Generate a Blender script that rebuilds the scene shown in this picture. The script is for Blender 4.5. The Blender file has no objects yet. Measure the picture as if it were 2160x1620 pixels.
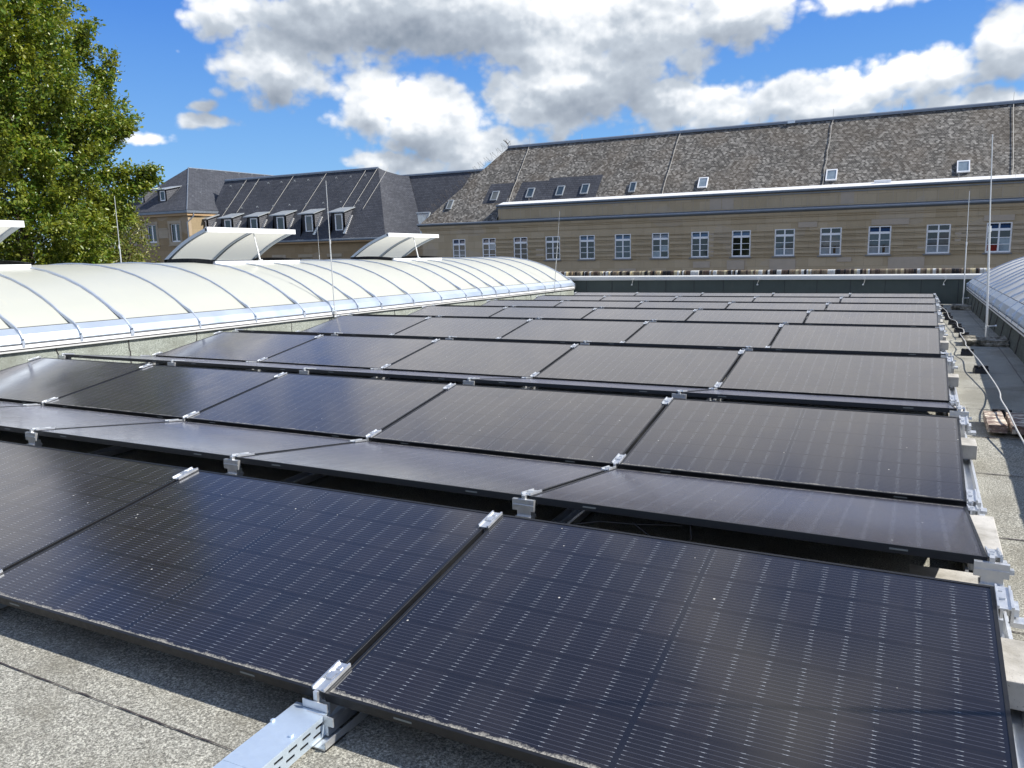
import bpy, bmesh, math, random
import numpy as np
from mathutils import Vector, Matrix
random.seed(7); np.random.seed(7)
SC = bpy.context.scene
COL = SC.collection
# ------------------------------------------------------------------ camera
cam = bpy.data.cameras.new('camera'); camo = bpy.data.objects.new('camera', cam); COL.objects.link(camo)
cam.sensor_width = 36; cam.lens = 36*1662.19/2160; cam.clip_start = .05; cam.clip_end = 3000
rt = (0.89144296, 0.45241186, -0.02555305); up = (-0.05584059, 0.16564182, 0.98460379); fw = (-0.44967909, 0.87629121, -0.17292318)
camo.matrix_world = Matrix(((rt[0], up[0], -fw[0], -0.308), (rt[1], up[1], -fw[1], -1.6193), (rt[2], up[2], -fw[2], 1.3155), (0, 0, 0, 1)))
SC.camera = camo
# ------------------------------------------------------------------ view, sun, sky
SC.view_settings.view_transform = 'Standard'; SC.view_settings.look = 'None'
SC.view_settings.exposure = 0.8; SC.view_settings.gamma = 1
SC.view_settings.use_curve_mapping = False
SUN_EL = math.radians(42); SUN_AZ = math.atan2(.955, .297)        # azimuth clockwise from +Y
sdir = Vector((math.sin(SUN_AZ)*math.cos(SUN_EL), math.cos(SUN_AZ)*math.cos(SUN_EL), math.sin(SUN_EL)))
sl = bpy.data.lights.new('sun', 'SUN'); sl.energy = 4.0; sl.angle = math.radians(.53); sl.color = (1, .955, .88)
so = bpy.data.objects.new('sun', sl); COL.objects.link(so); so.location = (30, 10, 40)
so.rotation_euler = (-sdir).to_track_quat('-Z', 'Y').to_euler()

W = bpy.data.worlds.new('World'); SC.world = W; W.use_nodes = True
class NT:
    """small node helper"""
    def __init__(s, nt): s.nt = nt; s.n = nt.nodes; s.l = nt.links
    def new(s, t, **k):
        nd = s.n.new(t)
        for a, b in k.items(): setattr(nd, a, b)
        return nd
    def put(s, sock, v):
        if v is None: return
        if isinstance(v, bpy.types.NodeSocket): s.l.new(v, sock)
        else: sock.default_value = v
    def m(s, op, a, b=None, c=None, clamp=False):
        nd = s.new('ShaderNodeMath', operation=op, use_clamp=clamp)
        s.put(nd.inputs[0], a); s.put(nd.inputs[1], b); s.put(nd.inputs[2], c); return nd.outputs[0]
    def v(s, op, a, b=None, scale=None):
        nd = s.new('ShaderNodeVectorMath', operation=op)
        s.put(nd.inputs[0], a); s.put(nd.inputs[1], b)
        if scale is not None: s.put(nd.inputs['Scale'], scale)
        return nd.outputs[1] if op in ('LENGTH', 'DOT_PRODUCT', 'DISTANCE') else nd.outputs[0]
    def mix(s, f, a, b, mode='MIX'):
        nd = s.new('ShaderNodeMix', data_type='RGBA', blend_type=mode, clamp_factor=True)
        s.put(nd.inputs[0], f); s.put(nd.inputs[6], a); s.put(nd.inputs[7], b); return nd.outputs[2]
    def rng(s, x, a, b, c=0., d=1., interp='SMOOTHSTEP'):
        nd = s.new('ShaderNodeMapRange', interpolation_type=interp)
        s.put(nd.inputs[0], x); s.put(nd.inputs[1], a); s.put(nd.inputs[2], b); s.put(nd.inputs[3], c); s.put(nd.inputs[4], d)
        return nd.outputs[0]
    def noise(s, vec, scale, detail=3, rough=.5, dist=0., out=0):
        nd = s.new('ShaderNodeTexNoise'); s.put(nd.inputs['Vector'], vec)
        nd.inputs['Scale'].default_value = scale; nd.inputs['Detail'].default_value = detail
        nd.inputs['Roughness'].default_value = rough; nd.inputs['Distortion'].default_value = dist
        return nd.outputs[out]
    def voro(s, vec, scale, feat='F1', out='Distance', rnd=1., detail=0., rough=.5):
        nd = s.new('ShaderNodeTexVoronoi', feature=feat); s.put(nd.inputs['Vector'], vec)
        nd.inputs['Scale'].default_value = scale; nd.inputs['Randomness'].default_value = rnd
        nd.inputs['Detail'].default_value = detail; nd.inputs['Roughness'].default_value = rough
        return nd.outputs[out]
    def sep(s, v): nd = s.new('ShaderNodeSeparateXYZ'); s.put(nd.inputs[0], v); return nd.outputs
    def comb(s, x, y, z=0.):
        nd = s.new('ShaderNodeCombineXYZ'); s.put(nd.inputs[0], x); s.put(nd.inputs[1], y); s.put(nd.inputs[2], z); return nd.outputs[0]
    def ramp(s, x, stops):
        nd = s.new('ShaderNodeValToRGB'); s.put(nd.inputs[0], x); cr = nd.color_ramp
        while len(cr.elements) < len(stops): cr.elements.new(.5)
        for e, (p, c) in zip(cr.elements, stops): e.position = p; e.color = (*c, 1)
        return nd.outputs[0]

# clouds: (azimuth, elevation, half width, half height) in degrees, density
BLOBS = [(-45.3,14.9,2.4,1.7,1.),(-42.6,12.0,3.6,2.6,1.),(-38.5,15.2,6.0,3.4,1.1),(-32.6,15.6,8.4,3.2,1.1),(-21.0,14.9,9.4,4.3,1.1),(-11.4,14.4,5.0,2.2,1.),
         (-36.2,9.9,3.0,2.6,1.05),(-32.9,9.0,4.4,3.0,1.1),(-30.2,6.6,4.6,1.7,1.),(-22.4,10.6,6.0,2.9,1.15),(-15.8,9.1,3.0,1.7,1.),(-12.2,8.2,4.2,1.8,1.),
         (-5.4,8.6,6.0,1.7,1.05),(-1.2,9.6,4.2,1.5,1.),(4.6,10.9,1.9,2.2,1.),(-4.5,14.2,5.6,.9,.8),(1.5,14.6,5.5,1.1,.75),(3.4,6.9,5.2,1.4,1.0),
         (-46.9,8.4,2.3,.62,.75),(-47.4,9.4,1.1,.45,.6),(-51.2,7.3,1.5,.5,.7),(-35.8,5.9,2.2,.9,.95),(-32.2,5.4,3.2,.9,.9),(-48.6,12.7,.6,.25,.27)]
g = bpy.data.node_groups.new('cloud_field', 'ShaderNodeTree')
g.interface.new_socket('Dir', in_out='INPUT', socket_type='NodeSocketVector')
g.interface.new_socket('Density', in_out='OUTPUT', socket_type='NodeSocketFloat')
G = NT(g); gi = G.new('NodeGroupInput'); go = G.new('NodeGroupOutput')
d = G.v('NORMALIZE', gi.outputs[0]); sx, sy, sz = G.sep(d)
warp = G.v('SCALE', G.v('SUBTRACT', G.noise(d, 9., 3, .6, out=1), (.5, .5, .5)), scale=2.6)
az = G.m('DEGREES', G.m('ARCTAN2', sx, sy)); el = G.m('DEGREES', G.m('ARCSINE', sz))
P = G.v('ADD', G.comb(az, el, 0.), G.v('MULTIPLY', warp, (1.2, .8, 0)))
P2 = G.v('MULTIPLY', P, (1, 1, 0))
cur = None
for (a, e, ra, re, w) in BLOBS+[(-14, 26.5, 30, 8.0, 1.0), (12, 25, 20, 8, 1.), (-30, 23, 16, 5, .9)]:
    q = G.v('MULTIPLY', G.v('SUBTRACT', P2, (a, e, 0)), (1/ra, 1/re, 0))
    c = G.m('MULTIPLY', G.m('SUBTRACT', 1.70, G.v('LENGTH', q)), w)
    cur = c if cur is None else G.m('SMOOTH_MAX', cur, c, .15)
gen = G.m('MULTIPLY', G.m('SUBTRACT', G.noise(G.v('MULTIPLY', d, (1, 1, 1.7)), 2.3, 2, .5), .37), 5.)
gen = G.m('SUBTRACT', gen, G.m('MULTIPLY', G.rng(sz, .58, .68), .55))
outside = G.m('MAXIMUM', G.rng(el, 16.5, 19.), G.m('MAXIMUM', G.rng(az, 5.5, 10.), G.rng(az, -58., -64.)))
cur = G.m('MAXIMUM', cur, G.m('SUBTRACT', G.m('MULTIPLY', gen, outside), G.m('MULTIPLY', G.m('SUBTRACT', 1., outside), 3.)))
G.l.new(cur, go.inputs[0])
g2 = bpy.data.node_groups.new('cloud_detail', 'ShaderNodeTree')
g2.interface.new_socket('Dir', in_out='INPUT', socket_type='NodeSocketVector')
g2.interface.new_socket('Detail', in_out='OUTPUT', socket_type='NodeSocketFloat')
G2 = NT(g2); gi = G2.new('NodeGroupInput'); go = G2.new('NodeGroupOutput'); d = G2.v('NORMALIZE', gi.outputs[0])
n1 = G2.m('SUBTRACT', G2.noise(d, 13., 7, .60, .2), .5)
pf = G2.m('SUBTRACT', .42, G2.voro(G2.v('MULTIPLY', d, (1, 1, 1.3)), 30., detail=2., rough=.55))
G2.l.new(G2.m('ADD', G2.m('MULTIPLY', n1, 1.35), G2.m('MULTIPLY', pf, .55)), go.inputs[0])
N = NT(W.node_tree); N.n.clear()
tc = N.new('ShaderNodeTexCoord').outputs['Generated']
sky = N.new('ShaderNodeTexSky', sky_type='NISHITA')
sky.sun_disc = False
sky.sun_elevation = SUN_EL; sky.sun_rotation = SUN_AZ; sky.altitude = 100; sky.air_density = 1.0; sky.dust_density = .35; sky.ozone_density = 2.2
hs = N.new('ShaderNodeHueSaturation'); hs.inputs['Saturation'].default_value = 1.25; hs.inputs['Value'].default_value = 1.0
N.l.new(sky.outputs[0], hs.inputs['Color'])
def fld(v, gg=g):
    nd = N.new('ShaderNodeGroup'); nd.node_tree = gg; N.l.new(v, nd.inputs[0]); return nd.outputs[0]
c0 = fld(tc); c1 = fld(N.v('ADD', tc, (.012, .002, .030))); e0 = fld(tc, g2); e1 = fld(N.v('ADD', tc, (.005, .001, .010)), g2)
d0 = N.m('ADD', c0, e0)
alpha = N.rng(d0, .20, .72)
big = N.rng(N.m('SUBTRACT', c0, c1), -.62, .62, 0., 1., 'LINEAR')
fine = N.rng(N.m('SUBTRACT', e0, e1), -.42, .42, 0., 1., 'LINEAR')
low = N.noise(N.v('MULTIPLY', tc, (1, 1, 2.2)), 7., 3, .5)
lit = N.m('ADD', N.m('ADD', N.m('MULTIPLY', big, .46), N.m('MULTIPLY', fine, .30)), N.m('MULTIPLY', N.m('SUBTRACT', low, .5), .85))
aze = N.comb(N.m('DEGREES', N.m('ARCTAN2', N.sep(tc)[0], N.sep(tc)[1])), N.m('DEGREES', N.m('ARCSINE', N.sep(tc)[2])), 0.)
for (a_, e_, ra_, re_, k_) in [(-35.5, 14.6, 8.5, 3.4, .26), (-19.8, 9.6, 5.2, 2.0, .30), (-31., 6.4, 5., 1.1, .22), (-47., 8.9, 2.6, 1.4, .30), (-23.5, 12.9, 3.2, 1.4, -.22), (-33.5, 9.6, 3.5, 2.0, -.18)]:
    q_ = N.v('LENGTH', N.v('MULTIPLY', N.v('SUBTRACT', aze, (a_, e_, 0)), (1/ra_, 1/re_, 0)))
    lit = N.m('SUBTRACT', lit, N.m('MULTIPLY', N.rng(q_, 1.25, .1), k_*.85))
thin = N.rng(d0, .45, 1.0)
lit = N.m('ADD', N.m('ADD', lit, N.m('ADD', .07, N.m('MULTIPLY', N.m('SUBTRACT', N.rng(N.sep(tc)[2], .29, .36), N.m('MULTIPLY', .5, N.rng(N.sep(tc)[2], .60, .72))), .36))), N.m('MULTIPLY', N.m('SUBTRACT', 1., thin), .12))
ccol = N.ramp(lit, [(0.0, (1.45, 1.75, 2.2)), (.22, (2.2, 2.5, 2.95)), (.44, (3.1, 3.45, 3.9)), (.60, (4.7, 4.95, 5.25)), (.80, (6.9, 6.8, 6.7))])
elv = N.m('ARCSINE', N.sep(tc)[2])                                 # clear-sky blue by elevation, over the Nishita sky
blue = N.ramp(N.m('DIVIDE', elv, math.pi/2, clamp=True), [(0., (1.9, 3.2, 4.7)), (.06, (1.05, 2.45, 4.7)), (.17, (.42, 1.42, 4.3)), (.5, (.55, 1.15, 2.7))])
clear = N.mix(.85, hs.outputs[0], blue)
skyc = N.mix(alpha, clear, ccol)
bg = N.new('ShaderNodeBackground'); N.l.new(skyc, bg.inputs[0]); bg.inputs[1].default_value = .105
wo = N.new('ShaderNodeOutputWorld'); N.l.new(bg.outputs[0], wo.inputs[0])
W.cycles.sampling_method = 'MANUAL'; W.cycles.sample_map_resolution = 1024

# ------------------------------------------------------------------ materials
def mat(name):
    m = bpy.data.materials.new(name); m.use_nodes = True
    n = NT(m.node_tree); n.b = m.node_tree.nodes['Principled BSDF']; n.mat = m
    n.obj = None
    return n
def setb(n, col=None, rough=None, metal=None, spec=None, bump=None, bstr=.3, bdist=.01):
    if col is not None: n.put(n.b.inputs['Base Color'], col if isinstance(col, bpy.types.NodeSocket) else (*col, 1))
    if rough is not None: n.put(n.b.inputs['Roughness'], rough)
    if metal is not None: n.put(n.b.inputs['Metallic'], metal)
    if spec is not None: n.put(n.b.inputs['Specular IOR Level'], spec)
    if bump is not None:
        bn = n.new('ShaderNodeBump'); bn.inputs['Strength'].default_value = bstr; bn.inputs['Distance'].default_value = bdist
        n.l.new(bump, bn.inputs['Height']); n.l.new(bn.outputs[0], n.b.inputs['Normal'])
    return n.mat
def OC(n): return n.new('ShaderNodeTexCoord').outputs['Object']
def simple(name, col, rough=.5, metal=0., var=.12, scale=6., spec=.5, bstr=0.):
    n = mat(name); o = OC(n); f = n.noise(o, scale, 5, .6)
    c = n.mix(f, tuple(x*(1-var*1.6) for x in col)+(1,), tuple(min(1, x*(1+var*1.6)) for x in col)+(1,))
    r = n.rng(n.noise(o, scale*2.3, 3, .5), .3, .7, rough*.85, min(1, rough*1.15))
    return setb(n, c, r, metal, spec, n.noise(o, scale*4, 5, .6) if bstr else None, bstr, .005)
M = {}
M['alu'] = simple('aluminium', (.66, .68, .70), .42, .8, .10, 25)
M['galv'] = simple('galvanised_steel', (.60, .70, .80), .40, .6, .06, 30)
M['frame'] = simple('black_anodised', (.014, .015, .018), .42, .35, .15, 20)
M['slot'] = simple('drain_slot_grey', (.16, .17, .16), .6)
M['rod'] = simple('rod_aluminium', (.74, .74, .72), .4, .6, .06, 20)
M['white'] = simple('white_paint', (.80, .81, .82), .35, 0, .04, 5)
M['black'] = simple('black_plastic', (.012, .012, .013), .5, 0, .2, 20)
M['cable'] = simple('pale_cable', (.52, .52, .50), .5, .1, .08, 20)
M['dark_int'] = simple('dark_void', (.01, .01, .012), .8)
M['seal'] = simple('rubber_seal', (.02, .02, .024), .6)
M['gutter'] = simple('zinc_gutter', (.20, .23, .27), .42, .5, .12, 2)
M['gutterlip'] = simple('bright_gutter_lip', (.66, .70, .74), .35, .6, .06, 2)
M['zinc_light'] = simple('light_zinc', (.36, .39, .41), .45, .3, .08, 1.5)
M['cap'] = simple('parapet_capping', (.62, .62, .60), .4, .2, .05, 2)
M['trim'] = simple('ochre_eaves_board', (.42, .28, .15), .7)
M['flash'] = simple('lead_soaker', (.80, .80, .80), .32, .6, .06, 8)
M['copperwire'] = simple('conductor_wire', (.55, .53, .48), .5, .3, .1, 4)
M['rust'] = simple('rusty_wire', (.10, .085, .07), .7, .3, .3, 4)
def concrete():
    n = mat('concrete_paver'); o = OC(n)
    a = n.noise(o, 7, 5, .6); b = n.voro(o, 90, rnd=1.)
    c = n.mix(n.rng(a, .3, .7), (.30, .285, .25, 1), (.54, .52, .48, 1)); c = n.mix(n.rng(b, .18, .08), c, (.22, .21, .19, 1))
    return setb(n, c, .9, 0, .3, n.noise(o, 120, 4, .6), .3, .004)
M['conc'] = concrete()
def old_conc():
    n = mat('mossy_concrete'); o = OC(n)
    a = n.noise(o, 9, 6, .7); c = n.ramp(a, [(.34, (.03, .032, .025)), (.47, (.12, .11, .085)), (.58, (.34, .32, .27)), (.7, (.55, .53, .48))])
    return setb(n, c, .95, 0, .2, a, .8, .02)
M['oldconc'] = old_conc()
def lichen():
    n = mat('lichen_stone'); o = OC(n)
    a = n.noise(n.v('MULTIPLY', o, (6, 22, 10)), 1.6, 5, .6, .4)
    c = n.ramp(a, [(.36, (.13, .09, .075)), (.50, (.25, .18, .15)), (.56, (.62, .55, .44)), (.7, (.72, .66, .55))])
    return setb(n, c, .95, 0, .2, a, .6, .01)
M['lichen'] = lichen()
def bitumen(name, base, warm=0, dark=1.):
    n = mat(name); o = OC(n)
    g1 = n.noise(o, 150, 4, .75); g2 = n.voro(o, 260, rnd=1.); big = n.noise(o, 1.3, 5, .6); mid = n.noise(o, 14, 4, .6)
    c = n.ramp(g1, [(.33, tuple(x*.14 for x in base)), (.46, tuple(x*.62 for x in base)), (.56, tuple(x*1.2 for x in base)), (.68, tuple(min(.85, x*2.3) for x in base))])
    c = n.mix(n.m('MULTIPLY', n.rng(big, .45, .60), .8), c, n.mix(.6, c, (base[0]*.50, base[1]*.48, base[2]*.44, 1)))
    c = n.mix(n.m('MULTIPLY', n.rng(mid, .5, .75), .35), c, (base[0]*.4, base[1]*.38, base[2]*.34, 1))
    return setb(n, c, .93, 0, .25, n.m('ADD', g1, n.m('MULTIPLY', mid, .6)), .9, .006)
M['roof'] = bitumen('bitumen_felt', (.36, .352, .305))
M['upstand'] = bitumen('bitumen_upstand', (.30, .325, .29))
M['upstand_dark'] = bitumen('mossy_upstand', (.11, .12, .10))
M['tar'] = simple('tar_seam', (.055, .045, .042), .6, 0, .2, 30)
def parapetm():
    n = mat('dark_green_felt'); o = OC(n); a = n.noise(o, 3, 5, .6); s = n.noise(n.v('MULTIPLY', o, (9, 9, 1)), 1.5, 3, .5)
    c = n.mix(a, (.055, .070, .066, 1), (.085, .105, .10, 1)); c = n.mix(n.m('MULTIPLY', n.rng(s, .5, .8), .4), c, (.09, .10, .095, 1))
    return setb(n, c, .85, 0, .3, n.noise(o, 60, 3, .6), .4, .005)
M['parapet'] = parapetm()
# solar cells: half cells 91 x 182 mm, ribbons along x
def cells():
    n = mat('solar_cells'); x, y, z = n.sep(OC(n))
    cw, ch = .0924, .1827
    side = n.m('SIGN', x); ax = n.m('SUBTRACT', n.m('ABSOLUTE', x), .008)
    u = n.m('DIVIDE', ax, cw); fu = n.m('FRACT', u); iu = n.m('FLOOR', u)
    v = n.m('DIVIDE', n.m('SUBTRACT', y, .019), ch); fv = n.m('FRACT', v); iv = n.m('FLOOR', v)
    du = n.m('ABSOLUTE', n.m('SUBTRACT', fu, .5)); dv = n.m('ABSOLUTE', n.m('SUBTRACT', fv, .5))
    inside = n.m('MULTIPLY', n.m('GREATER_THAN', ax, 0.), n.m('LESS_THAN', ax, cw*9))
    inside = n.m('MULTIPLY', inside, n.m('MULTIPLY', n.m('GREATER_THAN', v, 0.), n.m('LESS_THAN', v, 6.)))
    cellgap = n.m('MAXIMUM', n.m('GREATER_THAN', dv, .492), n.m('GREATER_THAN', du, .490))
    oi = n.new('ShaderNodeObjectInfo').outputs['Random']
    wn = n.new('ShaderNodeTexWhiteNoise', noise_dimensions='3D'); n.l.new(n.comb(n.m('ADD', n.m('MULTIPLY', side, 20.), iu), iv, n.m('MULTIPLY', oi, 91.)), wn.inputs[0])
    base = n.mix(wn.outputs[0], (.0055, .0050, .0065, 1), (.0115, .0095, .0105, 1))
    base = n.mix(n.m('MULTIPLY', oi, .5), base, (.011, .0105, .014, 1))
    rb = n.m('ABSOLUTE', n.m('SUBTRACT', n.m('FRACT', n.m('ADD', n.m('MULTIPLY', fv, 12.), .5)), .5))      # 12 ribbons per cell
    rib = n.m('LESS_THAN', rb, .06); ribin = n.m('LESS_THAN', dv, .47)
    rib = n.m('MULTIPLY', rib, ribin)
    jit = n.new('ShaderNodeTexWhiteNoise', noise_dimensions='3D'); n.l.new(n.comb(n.m('ADD', iu, n.m('MULTIPLY', side, 31.)), n.m('FLOOR', n.m('MULTIPLY', v, 12.)), 3.), jit.inputs[0])
    dash = n.m('GREATER_THAN', du, n.m('ADD', .36, n.m('MULTIPLY', jit.outputs[0], .10)))
    col = n.mix(cellgap, base, (.0045, .005, .008, 1))
    col = n.mix(n.m('MULTIPLY', rib, .45), col, (.085, .092, .12, 1))
    bright = n.m('MULTIPLY', n.m('MULTIPLY', n.m('LESS_THAN', rb, .062), ribin), dash)
    col = n.mix(n.m('MULTIPLY', bright, n.m('ADD', .25, n.m('MULTIPLY', n.m('POWER', jit.outputs[0], 1.5), .75))), col, (.36, .39, .43, 1))
    pad = n.m('MULTIPLY', n.m('LESS_THAN', n.m('ABSOLUTE', x), .004), n.m('GREATER_THAN', dv, .485))
    col = n.mix(inside, (.005, .0055, .009, 1), col)
    o = OC(n)
    # dust, droppings and the line of dirt washed to the low edge
    spk = n.voro(n.v('ADD', o, n.comb(n.m('MULTIPLY', oi, 30.), 0., 0.)), 9., rnd=1.)
    col = n.mix(n.rng(spk, .040, .022), col, (.55, .53, .47, 1))
    dustn = n.noise(n.v('ADD', n.v('MULTIPLY', o, (1.2, .8, 1)), n.comb(n.m('MULTIPLY', oi, 17.), 0., 0.)), 3., 5, .6)
    edge = n.m('SUBTRACT', 1., n.m('DIVIDE', n.m('SUBTRACT', y, .008), n.m('ADD', .010, n.m('MULTIPLY', n.rng(n.noise(o, 9., 6, .75), .38, .66), .014))), clamp=True)
    grit = n.rng(n.noise(o, 170., 3, .7), .38, .58)
    ed = n.m('MULTIPLY', n.m('POWER', edge, .7), n.m('ADD', .25, n.m('MULTIPLY', grit, .75)))
    col = n.mix(n.m('MULTIPLY', n.rng(dustn, .45, .8), .018), col, (.40, .38, .36, 1))
    col = n.mix(.014, col, (.47, .43, .50, 1))
    col = n.mix(n.m('MULTIPLY', ed, .85), col, (.56, .53, .45, 1))
    rough = n.m('ADD', n.m('ADD', .125, n.m('MULTIPLY', n.rng(dustn, .35, .75), .07)), n.m('MULTIPLY', ed, .6))
    setb(n, col, rough, 0, .5); n.b.inputs['IOR'].default_value = 1.56; n.b.inputs['Sheen Weight'].default_value = .34; n.b.inputs['Sheen Roughness'].default_value = .28; n.b.inputs['Sheen Tint'].default_value = (.90, .86, 1, 1)
    return n.mat
M['cells'] = cells()
def poly(name, col, tr):
    n = mat(name); o = OC(n); s = n.noise(n.v('MULTIPLY', o, (1, .5, 2)), 1.6, 5, .6); st = n.noise(n.v('MULTIPLY', o, (2., 14., 2.)), 1.3, 4, .6)
    c = n.mix(s, tuple(x*.93 for x in col)+(1,), tuple(min(1, x*1.04) for x in col)+(1,))
    c = n.mix(n.m('MULTIPLY', n.rng(st, .52, .8), .34), c, (.55, .53, .42, 1))
    fib = n.noise(n.v('MULTIPLY', o, (90, 90, 8)), 1., 2, .5)
    c = n.mix(n.m('MULTIPLY', fib, .06), c, (.5, .5, .45, 1))
    setb(n, c, .34, 0, .45)
    t = n.new('ShaderNodeBsdfTranslucent'); n.put(t.inputs[0], (.85, .82, .68, 1))
    mx = n.new('ShaderNodeMixShader'); mx.inputs[0].default_value = tr
    n.l.new(n.b.outputs[0], mx.inputs[1]); n.l.new(t.outputs[0], mx.inputs[2])
    n.l.new(mx.outputs[0], n.n['Material Output'].inputs[0])
    return n.mat
M['poly'] = poly('translucent_vault_sheet', (.475, .485, .43), .10)
M['polyflap'] = poly('translucent_flap_sheet', (.78, .76, .68), .75)
def poly_grey():
    n = mat('grey_vault_sheet'); o = OC(n); s = n.noise(n.v('MULTIPLY', o, (1, 2, 2)), 1.3, 5, .65)
    c = n.mix(s, (.50, .50, .485, 1), (.62, .61, .585, 1)); yl = n.noise(n.v('MULTIPLY', o, (1.5, .6, 1.5)), 1.4, 4, .6)
    c = n.mix(n.m('MULTIPLY', n.rng(yl, .56, .75), .55), c, (.52, .45, .28, 1))
    return setb(n, c, .6, 0, .25)
M['polygrey'] = poly_grey()
M['ribm'] = simple('vault_rib_metal', (.50, .55, .62), .45, .6, .08, 3)
M['skyflash'] = simple('vault_edge_flashing', (.62, .69, .76), .34, .72, .03, .8)
def sandstone(name, tint=(1, 1, 1), ax='x', bs=1.0):
    n = mat(name); x, y, z = n.sep(OC(n)); h = x if ax == 'x' else y
    vec = n.comb(h, z, 0.)
    br = n.new('ShaderNodeTexBrick'); n.l.new(vec, br.inputs['Vector'])
    br.offset = .5; br.inputs['Scale'].default_value = 1.; br.inputs['Brick Width'].default_value = 1.15*bs; br.inputs['Row Height'].default_value = .58*bs
    br.inputs['Mortar Size'].default_value = .006; br.inputs['Mortar Smooth'].default_value = .4; br.inputs['Bias'].default_value = .1
    t = tint
    br.inputs['Color1'].default_value = (.46*t[0], .365*t[1], .235*t[2], 1); br.inputs['Color2'].default_value = (.54*t[0], .44*t[1], .30*t[2], 1)
    br.inputs['Mortar'].default_value = (.27*t[0], .215*t[1], .145*t[2], 1)
    o = OC(n); st = n.noise(n.v('MULTIPLY', o, (1, 1, .35)), 1.1, 6, .65); fn = n.noise(o, 9, 6, .7)
    wn = n.voro(n.v('MULTIPLY', vec, (.55, .8, 1)), 1., out='Color')
    sx_, sy_, sz_ = n.sep(wn)
    c = n.mix(n.rng(st, .40, .75), br.outputs[0], n.mix(.14, br.outputs[0], (.17, .135, .095, 1)))
    c = n.mix(n.m('MULTIPLY', fn, .25), c, (.22, .175, .12, 1))
    c = n.mix(n.m('MULTIPLY', n.m('GREATER_THAN', sx_, .86), .30), c, (.46, .40, .33, 1))
    return setb(n, c, .93, 0, .2, fn, .4, .02)
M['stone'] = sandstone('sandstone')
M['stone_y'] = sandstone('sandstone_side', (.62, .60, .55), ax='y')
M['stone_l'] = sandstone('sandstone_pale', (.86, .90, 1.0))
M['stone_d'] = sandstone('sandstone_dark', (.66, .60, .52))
M['patch'] = simple('repair_stone', (.46, .39, .31), .9, 0, .08, 2, .2)
M['sill'] = simple('grey_sill', (.20, .20, .20), .7, 0, .1, 3)
def slate(name, c1, c2, c3, ax='x', w=.30, h=.17, speck=.0, slope=1.55, moss=0.):
    n = mat(name); x, y, z = n.sep(OC(n)); hh = x if ax == 'x' else y
    zz = n.m('MULTIPLY', z, slope if slope else 1.)
    # slanted courses
    vec = n.comb(hh, n.m('ADD', zz, n.m('MULTIPLY', hh, .14)), 0.)
    br = n.new('ShaderNodeTexBrick'); n.l.new(vec, br.inputs['Vector']); br.offset = .5
    br.inputs['Scale'].default_value = 1.; br.inputs['Brick Width'].default_value = w; br.inputs['Row Height'].default_value = h
    br.inputs['Mortar Size'].default_value = .016; br.inputs['Mortar Smooth'].default_value = .6; br.inputs['Bias'].default_value = -.1
    br.inputs['Color1'].default_value = (*c1, 1); br.inputs['Color2'].default_value = (*c2, 1); br.inputs['Mortar'].default_value = (*[v*.30 for v in c1], 1)
    o = OC(n); f = n.noise(o, .45, 5, .6); g2 = n.noise(o, 6., 5, .7)
    c = n.mix(n.m('MULTIPLY', n.rng(g2, .35, .7), .18), br.outputs[0], (*c3, 1))
    # every slate its own tone
    row = n.m('FLOOR', n.m('DIVIDE', n.sep(vec)[1], h)); cl = n.m('FLOOR', n.m('ADD', n.m('DIVIDE', hh, w), n.m('MULTIPLY', row, .5)))
    wn = n.new('ShaderNodeTexWhiteNoise', noise_dimensions='2D'); n.l.new(n.comb(cl, row, 0.), wn.inputs[0])
    if speck: c = n.mix(n.m('MULTIPLY', n.m('POWER', wn.outputs[0], 4.), .55), c, (.46, .44, .40, 1)); c = n.mix(n.m('MULTIPLY', n.rng(wn.outputs[0], .5, .05), .55), c, (.022, .021, .02, 1))
    if moss:
        c = n.mix(n.m('MULTIPLY', n.rng(f, .40, .62), moss), c, (.105, .078, .052, 1))
        c = n.mix(n.m('MULTIPLY', n.rng(n.noise(o, .5, 5, .6), .48, .75), .40), c, (.045, .042, .036, 1))
    else: c = n.mix(n.m('MULTIPLY', n.rng(f, .40, .62), .3), c, (c1[0]*.6, c1[1]*.6, c1[2]*.6, 1))
    ht = n.m('ADD', n.m('MULTIPLY', n.m('FRACT', n.m('DIVIDE', n.sep(vec)[1], h)), -.8), n.m('MULTIPLY', wn.outputs[0], .5))
    return setb(n, c, .78, 0, .3, ht, 1., .045)
M['oldslate'] = slate('weathered_slate', (.125, .118, .106), (.185, .175, .158), (.06, .056, .05), 'x', .15, .15, .16, moss=.30)
M['oldslate_y'] = slate('weathered_slate_side', (.125, .118, .106), (.185, .175, .158), (.06, .056, .05), 'y', .15, .15, .16, moss=.3)
M['slate'] = slate('blue_slate', (.052, .056, .068), (.078, .083, .098), (.036, .039, .047), 'x', .34, .25)
M['slate_y'] = slate('blue_slate_side', (.052, .056, .068), (.078, .083, .098), (.036, .039, .047), 'y', .34, .25)
M['slate_cheek'] = slate('slate_cheek', (.085, .088, .10), (.12, .125, .14), (.06, .062, .07), 'y', .22, .2, slope=1.)
def glass(name, col, rough=.04):
    n = mat(name); o = OC(n)
    return setb(n, n.mix(n.noise(n.v('MULTIPLY', o, (3, 1, 3)), 1.2, 4, .6), (*[v*.35 for v in col], 1), (*col, 1)), rough, 0, .9, n.noise(o, .9, 2, .5), .05, .03)
M['gl_dark'] = glass('window_glass', (.018, .022, .022)); M['gl_teal'] = glass('window_glass_teal', (.07, .10, .12))
M['gl_pale'] = glass('window_glass_curtain', (.36, .44, .50)); M['gl_red'] = glass('window_glass_red_curtain', (.30, .02, .015)); M['gl_blue'] = glass('transom_glass', (.012, .035, .10))  # transom panes: blue of the reflected sky is put into their colour
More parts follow.
